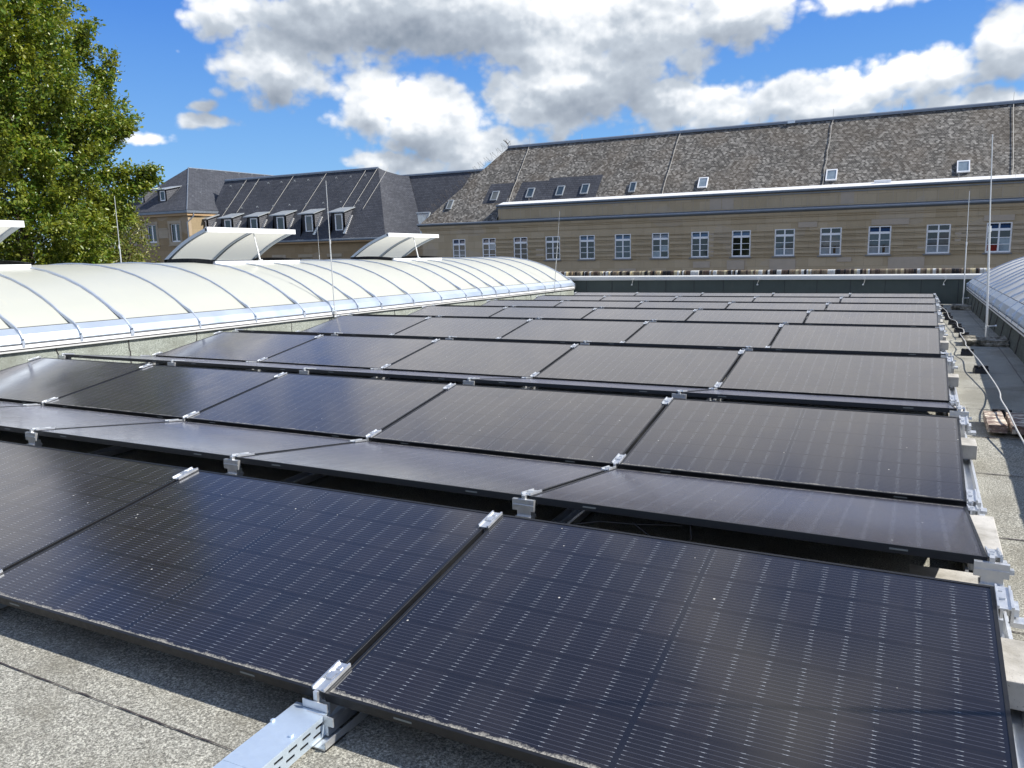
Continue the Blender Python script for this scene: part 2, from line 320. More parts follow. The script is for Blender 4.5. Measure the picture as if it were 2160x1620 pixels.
M['gl_sky'] = glass('transom_glass_bright', (.16, .24, .32))  # paler transoms, sky reflection likewise tinted into the base colour
M['winwhite'] = simple('window_white', (.90, .91, .92), .4, 0, .03, 3)
def leafm(name, c1, c2, c3):
    n = mat(name); geo = n.new('ShaderNodeNewGeometry'); rnd = geo.outputs['Random Per Island']
    c = n.ramp(rnd, [(0., c1), (.5, c2), (.93, c3), (1., tuple(min(1, v*1.25) for v in c3))])
    c = n.mix(n.m('MULTIPLY', n.rng(n.noise(OC(n), 1.1, 4, .6), .42, .68), .6), c, (min(1, c3[0]*1.1), min(1, c3[1]*1.05), c3[2], 1))
    setb(n, c, .33, 0, .55)
    t = n.new('ShaderNodeBsdfTranslucent'); n.l.new(n.mix(1., c, (1.25, 1.2, .45, 1), 'MULTIPLY'), t.inputs[0])
    mx = n.new('ShaderNodeMixShader'); mx.inputs[0].default_value = .34
    n.l.new(n.b.outputs[0], mx.inputs[1]); n.l.new(t.outputs[0], mx.inputs[2]); n.l.new(mx.outputs[0], n.n['Material Output'].inputs[0])
    return n.mat
M['leaf'] = leafm('hornbeam_leaves', (.060, .125, .018), (.125, .205, .026), (.27, .29, .05))
M['leaf2'] = leafm('pale_leaves', (.10, .15, .03), (.15, .19, .045), (.27, .26, .08))
M['bark'] = simple('bark', (.13, .10, .08), .9, 0, .25, 8, .2, .6)
def groundm():
    n = mat('street_ground'); o = OC(n); c = n.mix(n.noise(o, .08, 5, .6), (.05, .05, .05, 1), (.09, .085, .075, 1)); return setb(n, c, .9, 0, .2, n.noise(o, 20, 4, .6), .3, .02)
M['ground'] = groundm()

# ------------------------------------------------------------------ mesh helpers
class MB:
    def __init__(s): s.v = []; s.f = []; s.mi = []; s.c = 0
    def add(s, vs, fs, mi=0, T=None):
        b = len(s.v)
        for p in vs:
            p = Vector(p)
            if T is not None: p = T @ p
            s.v.append(p[:])
        for f in fs: s.f.append(tuple(b+i for i in f)); s.mi.append(mi)
        return s
    def box(s, x0, x1, y0, y1, z0, z1, mi=0, T=None):
        return s.add([(x0,y0,z0),(x1,y0,z0),(x1,y1,z0),(x0,y1,z0),(x0,y0,z1),(x1,y0,z1),(x1,y1,z1),(x0,y1,z1)],
                     [(0,3,2,1),(4,5,6,7),(0,1,5,4),(1,2,6,5),(2,3,7,6),(3,0,4,7)], mi, T)
    def quad(s, a, b, c, d_, mi=0): return s.add([a, b, c, d_], [(0,1,2,3)], mi)
    def poly(s, pts, mi=0): return s.add(pts, [tuple(range(len(pts)))], mi)
    def extr(s, prof, x0, x1, axis='x', mi=0, cap=True):
        """profile of 2-D points extruded along an axis (x: prof=(y,z); y: prof=(x,z))"""
        n = len(prof)
        f = (lambda a, p: (a, p[0], p[1])) if axis == 'x' else (lambda a, p: (p[0], a, p[1]))
        vs = [f(x0, p) for p in prof]+[f(x1, p) for p in prof]
        fs = [(i, (i+1) % n, n+(i+1) % n, n+i) for i in range(n)]
        if cap: fs += [tuple(range(n))[::-1], tuple(range(n, 2*n))]
        return s.add(vs, fs, mi)
    def tube(s, pts, r, seg=8, mi=0, r2=None):
        pts = [Vector(p) for p in pts]; rings = []; n = len(pts); b = len(s.v)
        prev = None
        for i, p in enumerate(pts):
            t = (pts[min(i+1, n-1)]-pts[max(i-1, 0)]).normalized()
            ref = prev if prev is not None else (Vector((0,0,1)) if abs(t.z) < .9 else Vector((1,0,0)))
            a = t.cross(ref).normalized(); bb = a.cross(t).normalized(); prev = bb
            rr = r if r2 is None else r+(r2-r)*i/(n-1)
            for k in range(seg):
                an = 2*math.pi*k/seg; s.v.append((p+(a*math.cos(an)+bb*math.sin(an))*rr)[:])
        for i in range(n-1):
            for k in range(seg):
                s.f.append((b+i*seg+k, b+i*seg+(k+1) % seg, b+(i+1)*seg+(k+1) % seg, b+(i+1)*seg+k)); s.mi.append(mi)
        s.f.append(tuple(b+k for k in range(seg))[::-1]); s.mi.append(mi)
        s.f.append(tuple(b+(n-1)*seg+k for k in range(seg))); s.mi.append(mi)
        return s
def E_(name, loc, label=None, cat=None, group=None, kind=None, rz=0):
    o = bpy.data.objects.new(name, None); COL.objects.link(o); o.location = loc; o.rotation_euler = (0, 0, rz); o.empty_display_size = .2
    return tag(o, label, cat, group, kind)
def tag(o, label=None, cat=None, group=None, kind=None):
    if label: o['label'] = label
    if cat: o['category'] = cat
    if group: o['group'] = group
    if kind: o['kind'] = kind
    return o
def obj(name, mb, mats, parent=None, smooth=False, bevel=0, world=True, fix=True):
    me = bpy.data.meshes.new(name); me.from_pydata([tuple(v) for v in mb.v], [], mb.f)
    if not isinstance(mats, (list, tuple)): mats = [mats]
    for m in mats: me.materials.append(M[m] if isinstance(m, str) else m)
    me.polygons.foreach_set('material_index', mb.mi)
    if fix:
        bm = bmesh.new(); bm.from_mesh(me); bmesh.ops.recalc_face_normals(bm, faces=bm.faces); bm.to_mesh(me); bm.free()
    if smooth: me.polygons.foreach_set('use_smooth', [True]*len(me.polygons))
    o = bpy.data.objects.new(name, me); COL.objects.link(o)
    if bevel:
        b = o.modifiers.new('bevel', 'BEVEL'); b.width = bevel; b.segments = 2; b.limit_method = 'ANGLE'
    if smooth:
        try: me.set_sharp_from_angle(angle=math.radians(40))
        except Exception: pass
    if parent is not None:
        o.parent = parent
        if world and parent.type == 'EMPTY': o.location = -parent.location      # mesh data is in world coordinates
    return o
def copy_tree(o, parent=None):
    c = o.copy(); COL.objects.link(c)
    if parent is not None: c.parent = parent
    for ch in list(KIDS.get(o.name, [])): copy_tree(ch, c)
    return c
KIDS = {}
def kids(o, *ch): KIDS.setdefault(o.name, []).extend(ch)

# ------------------------------------------------------------------ heights measured from the site
PIT = 1.742; TILT = .15477; PD = 1.134; RG = .25295; VG = .03053
CT, ST = math.cos(TILT), math.sin(TILT); PER = 2*PD*CT+RG+VG
DZ = [.0619, .0741, .0791, .0777, .032, -.0399, -.1074, -.1774]
DY = [-.0239, -.0146, .0017, .0147, .0331, .0407, .0068, -.0585]
DX = [-.039, -.036, -.0304, -.0355, -.0048, .0244, .0575, .0638]
ys = [-5.]+[i*PER+1.26 for i in range(8)]+[21.5]; zs = [.060]+DZ+[-.225]
def zoff(y): return float(np.interp(y, ys, zs))
def zroof(y): return zoff(y)-.125
def zc(y): return .455-.0165*y                     # foot of the vault flashing
YEND = 19.65; YP = 20.0

# ------------------------------------------------------------------ setting
mb = MB(); mb.quad((-600, -400, -9.6), (600, -400, -9.6), (600, 900, -9.6), (-600, 900, -9.6))
tag(obj('ground', mb, 'ground', fix=False), kind='structure')
mb = MB(); yy = np.linspace(-4.5, YP, 60); xx = [-15.6, -9.3, -6, -3, 0, 1.0, 7.2]
nx = len(xx)
vs = [(x, y, zroof(y)) for y in yy for x in xx]; fs = [(j*nx+i, j*nx+i+1, (j+1)*nx+i+1, (j+1)*nx+i) for j in range(59) for i in range(nx-1)]
mb.add(vs, fs)
tag(obj('flat_roof', mb, 'roof', smooth=True), kind='structure')
mb = MB(); mb.box(-15.6, 7.2, -4.5, YP, -9.6, -.5)
tag(obj('building_below', mb, 'stone_d'), kind='structure')
# felt seams painted with tar: thin ragged beads standing on the felt
def seam(pts, w, jit, name='tar_seam'):
    m = MB(); rnd = random.Random(int(pts[0][0]*100+pts[0][1]*37)); L = []; R_ = []
    for i in range(len(pts)-1):
        a = Vector(pts[i]); b = Vector(pts[i+1]); n_ = max(2, int((b-a).length/.05)); t = (b-a).normalized(); q = Vector((-t.y, t.x, 0))
        for k in range(n_+(i == len(pts)-2)):
            p = a+(b-a)*k/n_; j = (rnd.random()-.5)*jit
            ww = w*(.5+rnd.random()*.9)*(2.0 if rnd.random() > .97 else 1)
            for S, sg in ((L, 1), (R_, -1)):
                s_ = p+q*(sg*ww/2+j); S.append((s_.x, s_.y, zroof(s_.y)+.004))
    b = len(m.v); n_ = len(L); m.add(L+R_, [(i, i+1, n_+i+1, n_+i) for i in range(n_-1)])
    return tag(obj(name, m, 'tar'), kind='structure')
seam([(-4.6, -.175, 0), (-3.1, -.19, 0), (-1.2, -.215, 0), (1.5, -.22, 0)], .005, .003)
seam([(-4.6, -1.17, 0), (1.5, -1.2, 0)], .005, .003)
for i, y in enumerate([.5, 1.45, 2.43, 3.52, 4.46, 5.45, 6.42, 7.36, 8.37, 9.4, 10.5, 11.6, 12.8, 14.0, 15.3, 16.6, 18.0]):
    seam([(-.2, y, 0), (.5, y-.01, 0), (1.02, y-.02, 0)], .010, .006)
seam([(.62, 2., 0), (.63, 9, 0), (.66, 18.6, 0)], .010, .006)

# ------------------------------------------------------------------ barrel skylights
PROF = [(0, 0), (.02, .06), (.10, .13), (.25, .235), (.40, .335), (.60, .445), (.85, .56), (1.15, .665), (1.5, .755), (1.9, .815), (2.3, .845), (2.62, .852)]
def prof_at(t):
    t = t if t <= 2.62 else 5.24-t
    return float(np.interp(t, [p[0] for p in PROF], [p[1] for p in PROF]))
TS = [p[0] for p in PROF]+[5.24-p[0] for p in PROF[-2::-1]]
RIBY = [.86-1.06, .86, 1.92, 2.98, 3.67, 4.36, 5.05, 6.12, 7.17, 8.23, 8.92, 9.62, 10.32, 11.38, 12.42, 13.44, 14.16, 14.84, 15.52, 16.60, 17.62, 18.67, YEND]
TE, TH = 1.88, 3.06            # opening of the vents, measured across the vault
def arch(xe, sg, t, y, lift=0):
    """point on the vault; xe = near edge, sg = direction across"""
    a = prof_at(t-.02); b = prof_at(t+.02) if t < 5.22 else prof_at(5.24); nx_, nz_ = -(b-a), .04; l = math.hypot(nx_, nz_)
    return (xe+sg*(t+nx_/l*lift), y, zc(y)+prof_at(max(0, min(5.24, t)))+nz_/l*lift)
def skylight(xe, sg, label, sheet, vents, y0=-4.3):
    root = E_('barrel_skylight', (xe+sg*2.62, 8, zroof(8)), label, 'skylight')
    # upstand
    m = MB(); n_ = 46; Y = np.linspace(y0, YEND, n_)
    for (xa, xb) in ((xe, xe+sg*.10), (xe+sg*5.14, xe+sg*5.24)):
        out = xa if xa == xe else xb; inn = xb if xa == xe else xa; flare = -.05*sg if xa == xe else .05*sg
        vs = []
        for y in Y: vs += [(out+flare+random.uniform(-.004, .004), y, zroof(y)-.02), (out+random.uniform(-.006, .006), y, zc(y)-.065), (inn, y, zc(y)-.065), (inn, y, zroof(y)-.02)]
        m.add(vs, [(4*i+k, 4*i+k+1, 4*i+k+5, 4*i+k+4) for i in range(n_-1) for k in range(3)])
    m.box(min(xe, xe+sg*5.24), max(xe, xe+sg*5.24), YEND-.10, YEND, zroof(YEND)-.02, zc(YEND)-.065)
    obj('upstand', m, 'upstand' if sg < 0 else 'upstand_dark', root, smooth=False)
    # lapped felt joints of the upstand
    m = MB()
    yj = y0+.4
    while yj < YEND-.2:
        pts = []
        for k in range(9):
            f = k/8; pts.append((xe-sg*(.050*(1-f)+.006), yj+random.uniform(-.012, .012)+.03*f, zroof(yj)+f*(zc(yj)-.085-zroof(yj))))
        m.tube(pts, .0055, 4); yj += random.choice([.94, 1.0, 1.06])
    obj('felt_joint', m, 'tar', root, fix=False)
    # bottom rail (white bar) and flashing
    m = MB()
    for e, s2 in ((xe, sg), (xe+sg*5.24, -sg)):
        vs = []; n2 = 30; Y2 = np.linspace(y0, YEND+.02, n2)
        for y in Y2: vs += [(e-s2*.045, y, zc(y)-.068), (e-s2*.045, y, zc(y)-.022), (e+s2*.05, y, zc(y)-.022), (e+s2*.05, y, zc(y)-.068)]
        m.add(vs, [(4*i+k, 4*i+(k+1) % 4, 4*i+4+(k+1) % 4, 4*i+4+k) for i in range(n2-1) for k in range(4)]+[(0, 1, 2, 3), (4*n2-1, 4*n2-2, 4*n2-3, 4*n2-4)])
    obj('edge_rail', m, 'white', root)
    m = MB()
    for e, s2 in ((xe, sg), (xe+sg*5.24, -sg)):
        vs = []
        for y in Y2: vs += [(e-s2*.035, y, zc(y)-.022), (e-s2*.040, y, zc(y)-.004), (e-s2*.004, y, zc(y)+.085), (e+s2*.075, y, zc(y)+.155), (e+s2*.12, y, zc(y)+.13)]
        m.add(vs, [(5*i+k, 5*i+k+1, 5*i+5+k+1, 5*i+5+k) for i in range(n2-1) for k in range(4)])
    obj('edge_flashing', m, 'skyflash', root, smooth=False)
    for dx_, dz_, r_ in ((-.047, -.020, .0045), (-.048, -.072, .007), (.078, .158, .0045)):
        m = MB(); m.tube([(xe+sg*dx_, y, zc(y)+dz_) for y in (y0, 8., YEND+.02)], r_, 6); obj('edge_seal', m, 'seal', root, fix=False)  # dark tubes draw the shaded gaps between rail, trim and flashing
    m = MB(); m.box(min(xe-sg*.052, xe+sg*.02), max(xe-sg*.052, xe+sg*.02), y0, YEND, -.02, .0)
    m.v = [(v[0], v[1], v[2]+zc(v[1])-.080) for v in m.v]; obj('edge_trim', m, 'cap', root)
    # sheets between the ribs; open where vents stand open
    RY = [y for y in RIBY if y > y0]; RY = [y0]+RY
    m = MB()
    for a, b in zip(RY[:-1], RY[1:]):
        vent = any(v0-.01 <= a and b <= v1+.01 for v0, v1 in vents)
        ts = sorted(set(TS+[TE, TH]+[.05, .17, .33, .5, .72, 1.0, 1.3, 1.7, 2.1, 2.45]))
        for t0, t1 in zip(ts[:-1], ts[1:]):
            if vent and t0 >= TE-.001 and t1 <= TH+.001: continue
            p = [arch(xe, sg, t0, a), arch(xe, sg, t1, a), arch(xe, sg, t1, b), arch(xe, sg, t0, b)]; m.add(p, [(0, 1, 2, 3)])
    # weld
    o = obj('vault_sheet', m, sheet, root); bm = bmesh.new(); bm.from_mesh(o.data); bmesh.ops.remove_doubles(bm, verts=bm.verts, dist=.0008); bmesh.ops.recalc_face_normals(bm, faces=bm.faces); bm.to_mesh(o.data); bm.free()
    o.data.polygons.foreach_set('use_smooth', [True]*len(o.data.polygons))
    m = MB(); e1 = [arch(xe, sg, t, YEND-.004) for t in TS]; m.poly(e1+[(e1[-1][0], YEND-.004, zc(YEND)-.06), (e1[0][0], YEND-.004, zc(YEND)-.06)]); obj('end_wall', m, sheet, root)
    for y in RY[1:]:
        m = MB(); w = .026 if (any(abs(y-k) < .02 for v in vents for k in v) or y == YEND) else .017
        inv = any(v0+.05 < y < v1-.05 for v0, v1 in vents)
        segs = [(0., TE), (TH, 5.24)] if inv else [(0., 5.24)]
        for si, (t0, t1) in enumerate(segs):
            n3 = 40; vs = []; m = MB()
            for k in range(n3+1):
                t = t0+(t1-t0)*k/n3
                lf = .05*max(0., 1-t/.30); vs += [arch(xe, sg, t, y-w, .004+lf*.6), arch(xe, sg, t, y-w*.5, .022+lf), arch(xe, sg, t, y+w*.5, .022+lf), arch(xe, sg, t, y+w, .004+lf*.6)]
            m.add(vs, [(4*i+k, 4*i+k+1, 4*i+5+k, 4*i+4+k) for i in range(n3) for k in range(3)])
            if si == 0:
                m.box(min(xe-sg*.052, xe+sg*.01), max(xe-sg*.052, xe+sg*.01), y-w*.9, y+w*.9, zc(y)-.052, zc(y)+.02)
                m.box(xe-.012, xe+.012, y-w, y+w, zc(y)+.02, zc(y)+.085)
            obj('rib', m, 'ribm', root)
    lbl = iter(['', '', ''])
    for (v0, v1) in vents:
        if v1 < y0: continue
        # frame of the opening
        m = MB()
        for t, w in ((TE, .05), (TH, .05)):
            vs = []; m = MB()
            for y in (v0, v1):
                c = arch(xe, sg, t, y, 0); vs += [(c[0]-.035, y, c[2]-.02), (c[0]-.035, y, c[2]+.05), (c[0]+.035, y, c[2]+.05), (c[0]+.035, y, c[2]-.02)]
            m.add(vs, [(k, (k+1) % 4, 4+(k+1) % 4, 4+k) for k in range(4)]+[(0, 1, 2, 3), (7, 6, 5, 4)])
            obj('vent_frame', m, 'white', root)
        m = MB()
        for y in (v0, v1):
            vs = []
            for k in range(13):
                t = TE+(TH-TE)*k/12; vs += [arch(xe, sg, t, y-.03, .0), arch(xe, sg, t, y-.03, .07), arch(xe, sg, t, y+.03, .07), arch(xe, sg, t, y+.03, .0)]
            m.add(vs, [(4*i+k, 4*i+k+1, 4*i+5+k, 4*i+4+k) for i in range(12) for k in range(3)])
        m.quad(arch(xe, sg, TE+.04, v0+.03, -.25), arch(xe, sg, TH-.04, v0+.03, -.25), arch(xe, sg, TH-.04, v1-.03, -.25), arch(xe, sg, TE+.04, v1-.03, -.25))  # near-black sheet stands in for the unlit space below the opening
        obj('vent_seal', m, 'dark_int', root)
        # the flap, swung up about its far side
        hx, hz = (arch(xe, sg, TH, 8.2)[0], prof_at(TH)+.05); ang = math.radians(25.5)
        def fl(k, y, lift=0):
            t = TH-(TH-TE+.04)*k; dx = (t-TH); dz = .20*math.sin(math.pi*k)*.26
            dx2 = -dx; x2 = dx2*math.cos(ang)-dz*math.sin(ang); z2 = dx2*math.sin(ang)+dz*math.cos(ang)
            # outward normal lift
            return (hx-sg*x2-(-sg)*0+(sg*lift*math.sin(ang)), y, zc(y)+hz+z2+lift*math.cos(ang))
        vent = E_('open_vent_flap', fl(0, (v0+v1)/2)); vent.parent = root; vent.location = Vector(fl(0, (v0+v1)/2))-root.location
        def vobj(nm, m_, mt, **k):
            o_ = obj(nm, m_, mt, vent, world=False, **k); o_.location = -Vector(fl(0, (v0+v1)/2)); return o_
        m = MB(); vs = []
        for k in range(13): vs += [fl(k/12, v0+.02), fl(k/12, v1-.02)]
        m.add(vs, [(2*i, 2*i+1, 2*i+3, 2*i+2) for i in range(12)]); vobj('flap_sheet', m, 'polyflap', smooth=True, fix=False)
        m = MB()
        for yf, w in ((v0, .03), ((v0+v1)/2+.02, .025), (v1, .03)):
            vs = []; m = MB()
            for k in range(13): vs += [fl(k/12, yf-w, -.035), fl(k/12, yf-w, .02), fl(k/12, yf+w, .02), fl(k/12, yf+w, -.035)]
            m.add(vs, [(4*i+k, 4*i+(k+1) % 4, 4*i+4+(k+1) % 4, 4*i+4+k) for i in range(12) for k in range(4)]+[(0, 1, 2, 3), (51, 50, 49, 48)])
            vobj('flap_rib', m, 'ribm')
        m = MB(); a = Vector(fl(1, v0-.03)); b = Vector(fl(1, v1+.03)); m.add([a+Vector((-.03, 0, -.055)), a+Vector((.03, 0, -.055)), a+Vector((.03, 0, .03)), a+Vector((-.03, 0, .03)),
              b+Vector((-.03, 0, -.055)), b+Vector((.03, 0, -.055)), b+Vector((.03, 0, .03)), b+Vector((-.03, 0, .03))], [(0, 1, 2, 3), (7, 6, 5, 4), (0, 4, 5, 1), (1, 5, 6, 2), (2, 6, 7, 3), (3, 7, 4, 0)])
        vobj('flap_edge', m, 'white')
        m = MB(); ym = (v0+v1)/2+.06; p1 = Vector(fl(.94, ym, -.03)); p0 = Vector(arch(xe, sg, TE+.02, ym, .02)); m.tube([p0, p0.lerp(p1, .55)], .016, 8); m.tube([p0.lerp(p1, .5), p1], .010, 8); m.box(p0.x-.03, p0.x+.03, ym-.03, ym+.03, p0.z-.02, p0.z+.05)
        vobj('strut', m, 'rod')
    return root
skylight(-9.15, -1, 'long white barrel skylight left of the solar panels, with vent flaps standing open', 'poly', [(2.98, 5.05), (8.23, 10.32), (13.44, 15.52)])
skylight(.80, 1, 'grey ribbed barrel skylight at the right edge, beside the shaded walkway', 'polygrey', [])

# ------------------------------------------------------------------ far parapet
pr = E_('parapet_wall', (-4, YP, zroof(YP)), 'dark green felt parapet with pale metal capping closing the far end of the roof', 'parapet')
m = MB(); m.box(-15.6, 7.2, YP, YP+.28, -.5, .315)
obj('wall', m, 'parapet', pr)
m = MB(); x = -15.2
while x < 7: m.box(x-.006, x+.006, YP-.006, YP, zroof(YP), .31); x += .79
obj('felt_joint', m, 'seal', pr)
m = MB(); m.extr([(YP-.05, .262), (YP-.05, .315), (YP-.045, .36), (YP+.34, .375), (YP+.34, .262), (YP+.33, .262), (YP+.33, .315), (YP-.04, .315), (YP-.04, .262)], -15.6, 7.2, 'x')
obj('capping', m, 'cap', pr)
for x in (-9.4, -7.45, -4.0, -1.45, .32):
    m = MB(); m.tube([(x, YP-.07, .30), (x+.01, YP-.08, .26), (x-.02+random.uniform(-.03, .03), YP-.05, .18), (x-.03, YP-.05, .14)], .009, 6)
    m.box(x-.03, x+.03, YP-.09, YP-.052, .27, .32); m.box(x-.05, x-.01, YP-.06, YP-.02, .12, .15); obj('conductor_clip', m, 'rod', pr)
# coloured slats of the lower building showing just over the parapet
sl_ = E_('slat_screen', (-4, 22, -1), 'row of upright cream, brown and black slats just above the far parapet', 'slat screen')
m = MB(); x = -13.
cols = ['cream', 'tan', 'brownslat', 'blackslat', 'whiteslat']
M['cream'] = simple('cream_slat', (.60, .52, .33), .5); M['tan'] = simple('tan_slat', (.26, .20, .13), .5); M['brownslat'] = simple('brown_slat', (.10, .065, .045), .5); M['blackslat'] = simple('black_slat', (.015, .012, .012), .5); M['whiteslat'] = simple('white_slat', (.72, .72, .68), .5)
rr = random.Random(3)
while x < 4:
    k = rr.choices(range(5), [2, 4, 3, 2.4, 2.4])[0]; w = rr.choice([.04, .05, .06, .085]); dp = rr.uniform(0, .08)
    m.extr([(22-dp, -1.2), (22-dp, .40), (22.02-dp, .435), (22.10, .44), (22.10, -1.2)], x, x+w*.9, 'x', k); x += w
obj('slat', m, cols, sl_)
sl_.children[0]['kind'] = 'stuff'
m = MB(); m.box(-13, 4, 22.12, 22.3, -1.4, .37); obj('backing', m, 'stone_d', sl_)

# ------------------------------------------------------------------ solar panels
fr = MB(); w, h, t = .861, PD, .030; b = .011
fr.box(-w, w, 0, b, -t, 0); fr.box(-w, w, h-b, h, -t, 0); fr.box(-w, -w+b, b, h-b, -t, 0); fr.box(w-b, w, b, h-b, -t, 0)
for x0 in (-.62, .55): fr.box(x0, x0+.06, -.0012, 0, -.018, -.011, 1); fr.box(x0, x0+.06, h, h+.0012, -.018, -.011, 1)
gl = MB(); gl.box(-w+b, w-b, b, h-b, -.009, -.0022)
p0 = E_('solar_panel', (0, 0, 0))
pf_ = obj('frame', fr, ['frame', 'slot'], p0, world=False); pg = obj('cell_glass', gl, 'cells', p0, world=False)
bv = pf_.modifiers.new('bevel', 'BEVEL'); bv.width = .0012; bv.segments = 1
jb = MB(); jb.box(-.06, .06, h*.5-.05, h*.5+.05, -.028, -.0095); pj = obj('junction_box', jb, 'black', p0, world=False)
kids(p0, pf_, pg, pj)
ORD = ['first', 'second', 'third', 'fourth', 'fifth', 'sixth', 'seventh', 'eighth', 'ninth', 'tenth']
COLN = ['rightmost', 'second from the right', 'middle', 'second from the left', 'leftmost']
ROWN = ['frontmost', 'second', 'third', 'fourth', 'fifth', 'sixth', 'seventh', 'farthest']
def row(m_, up_):
    """low-edge y, z and rotation of a row"""
    y0 = m_*PER+DY[m_]; z0 = DZ[m_]
    return (y0, z0) if up_ else (y0+2*PD*CT+RG, z0)
first = True
for m_ in range(8):
    for up_ in (True, False):
        if not up_ and m_ == 7: continue
        y0, z0 = row(m_, up_)
        for k in range(5):
            if first: p = p0; first = False
            else: p = copy_tree(p0)
            p.location = (DX[m_]-(k+.5)*PIT+.01, y0, z0); jr = random.uniform(-.0012, .0012)
            p.rotation_euler = (TILT+jr, jr, 0 if up_ else math.pi)
            lab = ('%s black solar panel of the %s row tilted towards the camera' if up_ else '%s black solar panel of the %s strip tilted away from the camera') % (COLN[k] if k else 'rightmost', ROWN[m_])
            tag(p, lab, 'solar panel', 'solar panels on the flat roof')

# ------------------------------------------------------------------ mounting rails with clamps
SLOPE_UP = Matrix.Rotation(TILT, 4, 'X')
def clampmesh(end=False):
    m = MB(); L = .062
    w1, w2 = (-.023, .023) if not end else (-.012, .030)
    m.box(w1, w2, -L, L, .001, .005); m.box(-.004, .004, -L, L, -.03, .001)
    for x0 in ((w1, w1+.006), (w2-.006, w2)): m.box(x0[0], x0[1], -L, L, .005, .012)
    m.box(-.012, .012, -.014, .014, .005, .012); m.box(-.007, .007, L*.5, L*.5+.014, .005, .009)
    if end: m.box(.026, .034, -L*.8, L*.8, -.06, .005); m.box(.03, .075, -L*.7, -L*.1, -.066, -.05); m.box(.02, .05, -L*.3, L*.5, -.045, -.02)
    return m
cl_mid = bpy.data.meshes.new('clamp'); 
def mesh_only(m, mats):
    o = obj('tmp', m, mats); me = o.data; bpy.data.objects.remove(o); return me
cl_mid = mesh_only(clampmesh(), 'alu'); cl_end = mesh_only(clampmesh(True), 'alu')
def bracketmesh():
    """ridge bracket: flat plate over a stepped post"""
    m = MB(); m.box(-.052, .052, -.012, .006, -.062, -.012); m.box(-.050, .050, -.016, -.011, -.040, -.035)
    m.box(-.030, .036, -.010, .030, -.085, -.062); m.box(-.034, .040, -.022, .034, -.098, -.085); m.box(-.030, .036, -.016, .03, -.20, -.098); m.box(-.038, .044, -.03, .05, -.27, -.20)
    m.box(-.008, .008, -.008, .012, -.014, .006)
    return m
br_me = mesh_only(bracketmesh(), 'alu')
lowm = MB(); lowm.box(-.03, .03, -.02, .05, -.085, -.034); lowm.box(-.007, .007, -.045, -.036, -.034, .002); lowm.box(-.045, .045, -.05, -.047, -.050, -.026); low_me = mesh_only(lowm, 'alu')
def linkc(name, me, par, loc, rot=(0, 0, 0)):
    o = bpy.data.objects.new(name, me); COL.objects.link(o); o.parent = par; o.location = Vector(loc)-par.location; o.rotation_euler = rot; return o
RN = ['rightmost aluminium mounting rail, running along the walkway edge of the solar panels', 'aluminium mounting rail ending at the cable tray, under the first joint from the right',
      'aluminium mounting rail under the second panel joint from the right', 'aluminium mounting rail under the third panel joint from the right',
      'aluminium mounting rail under the fourth panel joint from the right', 'leftmost aluminium mounting rail, along the outer panel ends by the white skylight']
for k in range(6):
    xk = lambda m_: DX[m_]-k*PIT+(.012 if k == 0 else (-.012 if k == 5 else 0))
    root = E_('mounting_rail', (xk(0), 0, zroof(0)), RN[k], 'mounting rail', 'mounting rails under the panels')
    m = MB(); e0, e1 = (-.03, .085) if k == 0 else (-.05, .05)
    Y = [-.05, .02]+[i*PER+1.26 for i in range(8)]+[7*PER+2.4]
    sec = [(e0, .012), (e0, .05), (e0+.012, .052), (e0+.018, .022), ((e0+e1)/2-.012, .020), ((e0+e1)/2-.010, .036), ((e0+e1)/2+.010, .036), ((e0+e1)/2+.012, .020), (e1-.018, .022), (e1-.012, .052), (e1, .05), (e1, .012)]
    n_ = len(sec); vs = []
    for y in Y:
        xo = float(np.interp(y, ys[1:9], DX))-k*PIT
        vs += [(xo+a, y, zroof(y)+c) for a, c in sec]
    m.add(vs, [(n_*i+j, n_*i+(j+1) % n_, n_*(i+1)+(j+1) % n_, n_*(i+1)+j) for i in range(len(Y)-1) for j in range(n_)]+[tuple(range(n_)), tuple(range(n_*len(Y)-1, n_*(len(Y)-1)-1, -1))])
    obj('rail', m, 'alu', root)
    for m_ in range(8):
        for up_ in (True, False):
            if not up_ and m_ == 7: continue
            y0, z0 = row(m_, up_)
            for dl in (.062, PD-.066):
                s_ = 1 if up_ else -1
                me = cl_end if k in (0, 5) else cl_mid
                rz = 0 if up_ else math.pi
                flip = (k == 5) != (not up_ and k in (0, 5))
                o = linkc('clamp', me, root, (xk(m_), y0+s_*dl*CT, z0+dl*ST), (TILT*(1), 0, rz))
                if k in (0, 5) and flip: o.scale = (-1, 1, 1)
            if up_:
                linkc('foot', low_me, root, (xk(m_), y0+.03, z0+.004))
            else:
                yr = m_*PER+DY[m_]+PD*CT+RG; linkc('ridge_bracket', br_me, root, (xk(m_), yr-.012, z0+PD*ST))

# ------------------------------------------------------------------ ballast blocks
def block(x0, x1, y0, y1, zt, label, hh=.085, mt='conc'):
    o = None; cx, cy = (x0+x1)/2, (y0+y1)/2; m = MB(); m.box(x0-cx, x1-cx, y0-cy, y1-cy, 0, hh)
    o = obj('ballast_block', m, mt, bevel=.004); o.location = (cx, cy, zt-hh); o.rotation_euler = (0, 0, random.uniform(-.012, .012))
    return tag(o, label, 'concrete block', 'concrete ballast blocks at the rail')
for m_ in range(8):
    xo = DX[m_]; y0 = m_*PER; n_ = ROWN[m_]
    block(xo-.36, xo+.105, y0+1.10 if m_ else y0+.82, y0+1.30 if m_ else y0+1.10, zroof(y0+1.1)+.135, 'pale concrete block jutting out beside the %s row facing the camera' % n_)
    block(xo-.02, xo+.10, y0+1.87, y0+2.35, zroof(y0+2.)+.125, 'narrow concrete block lying lengthwise on the rightmost rail, behind the %s ridge' % n_)
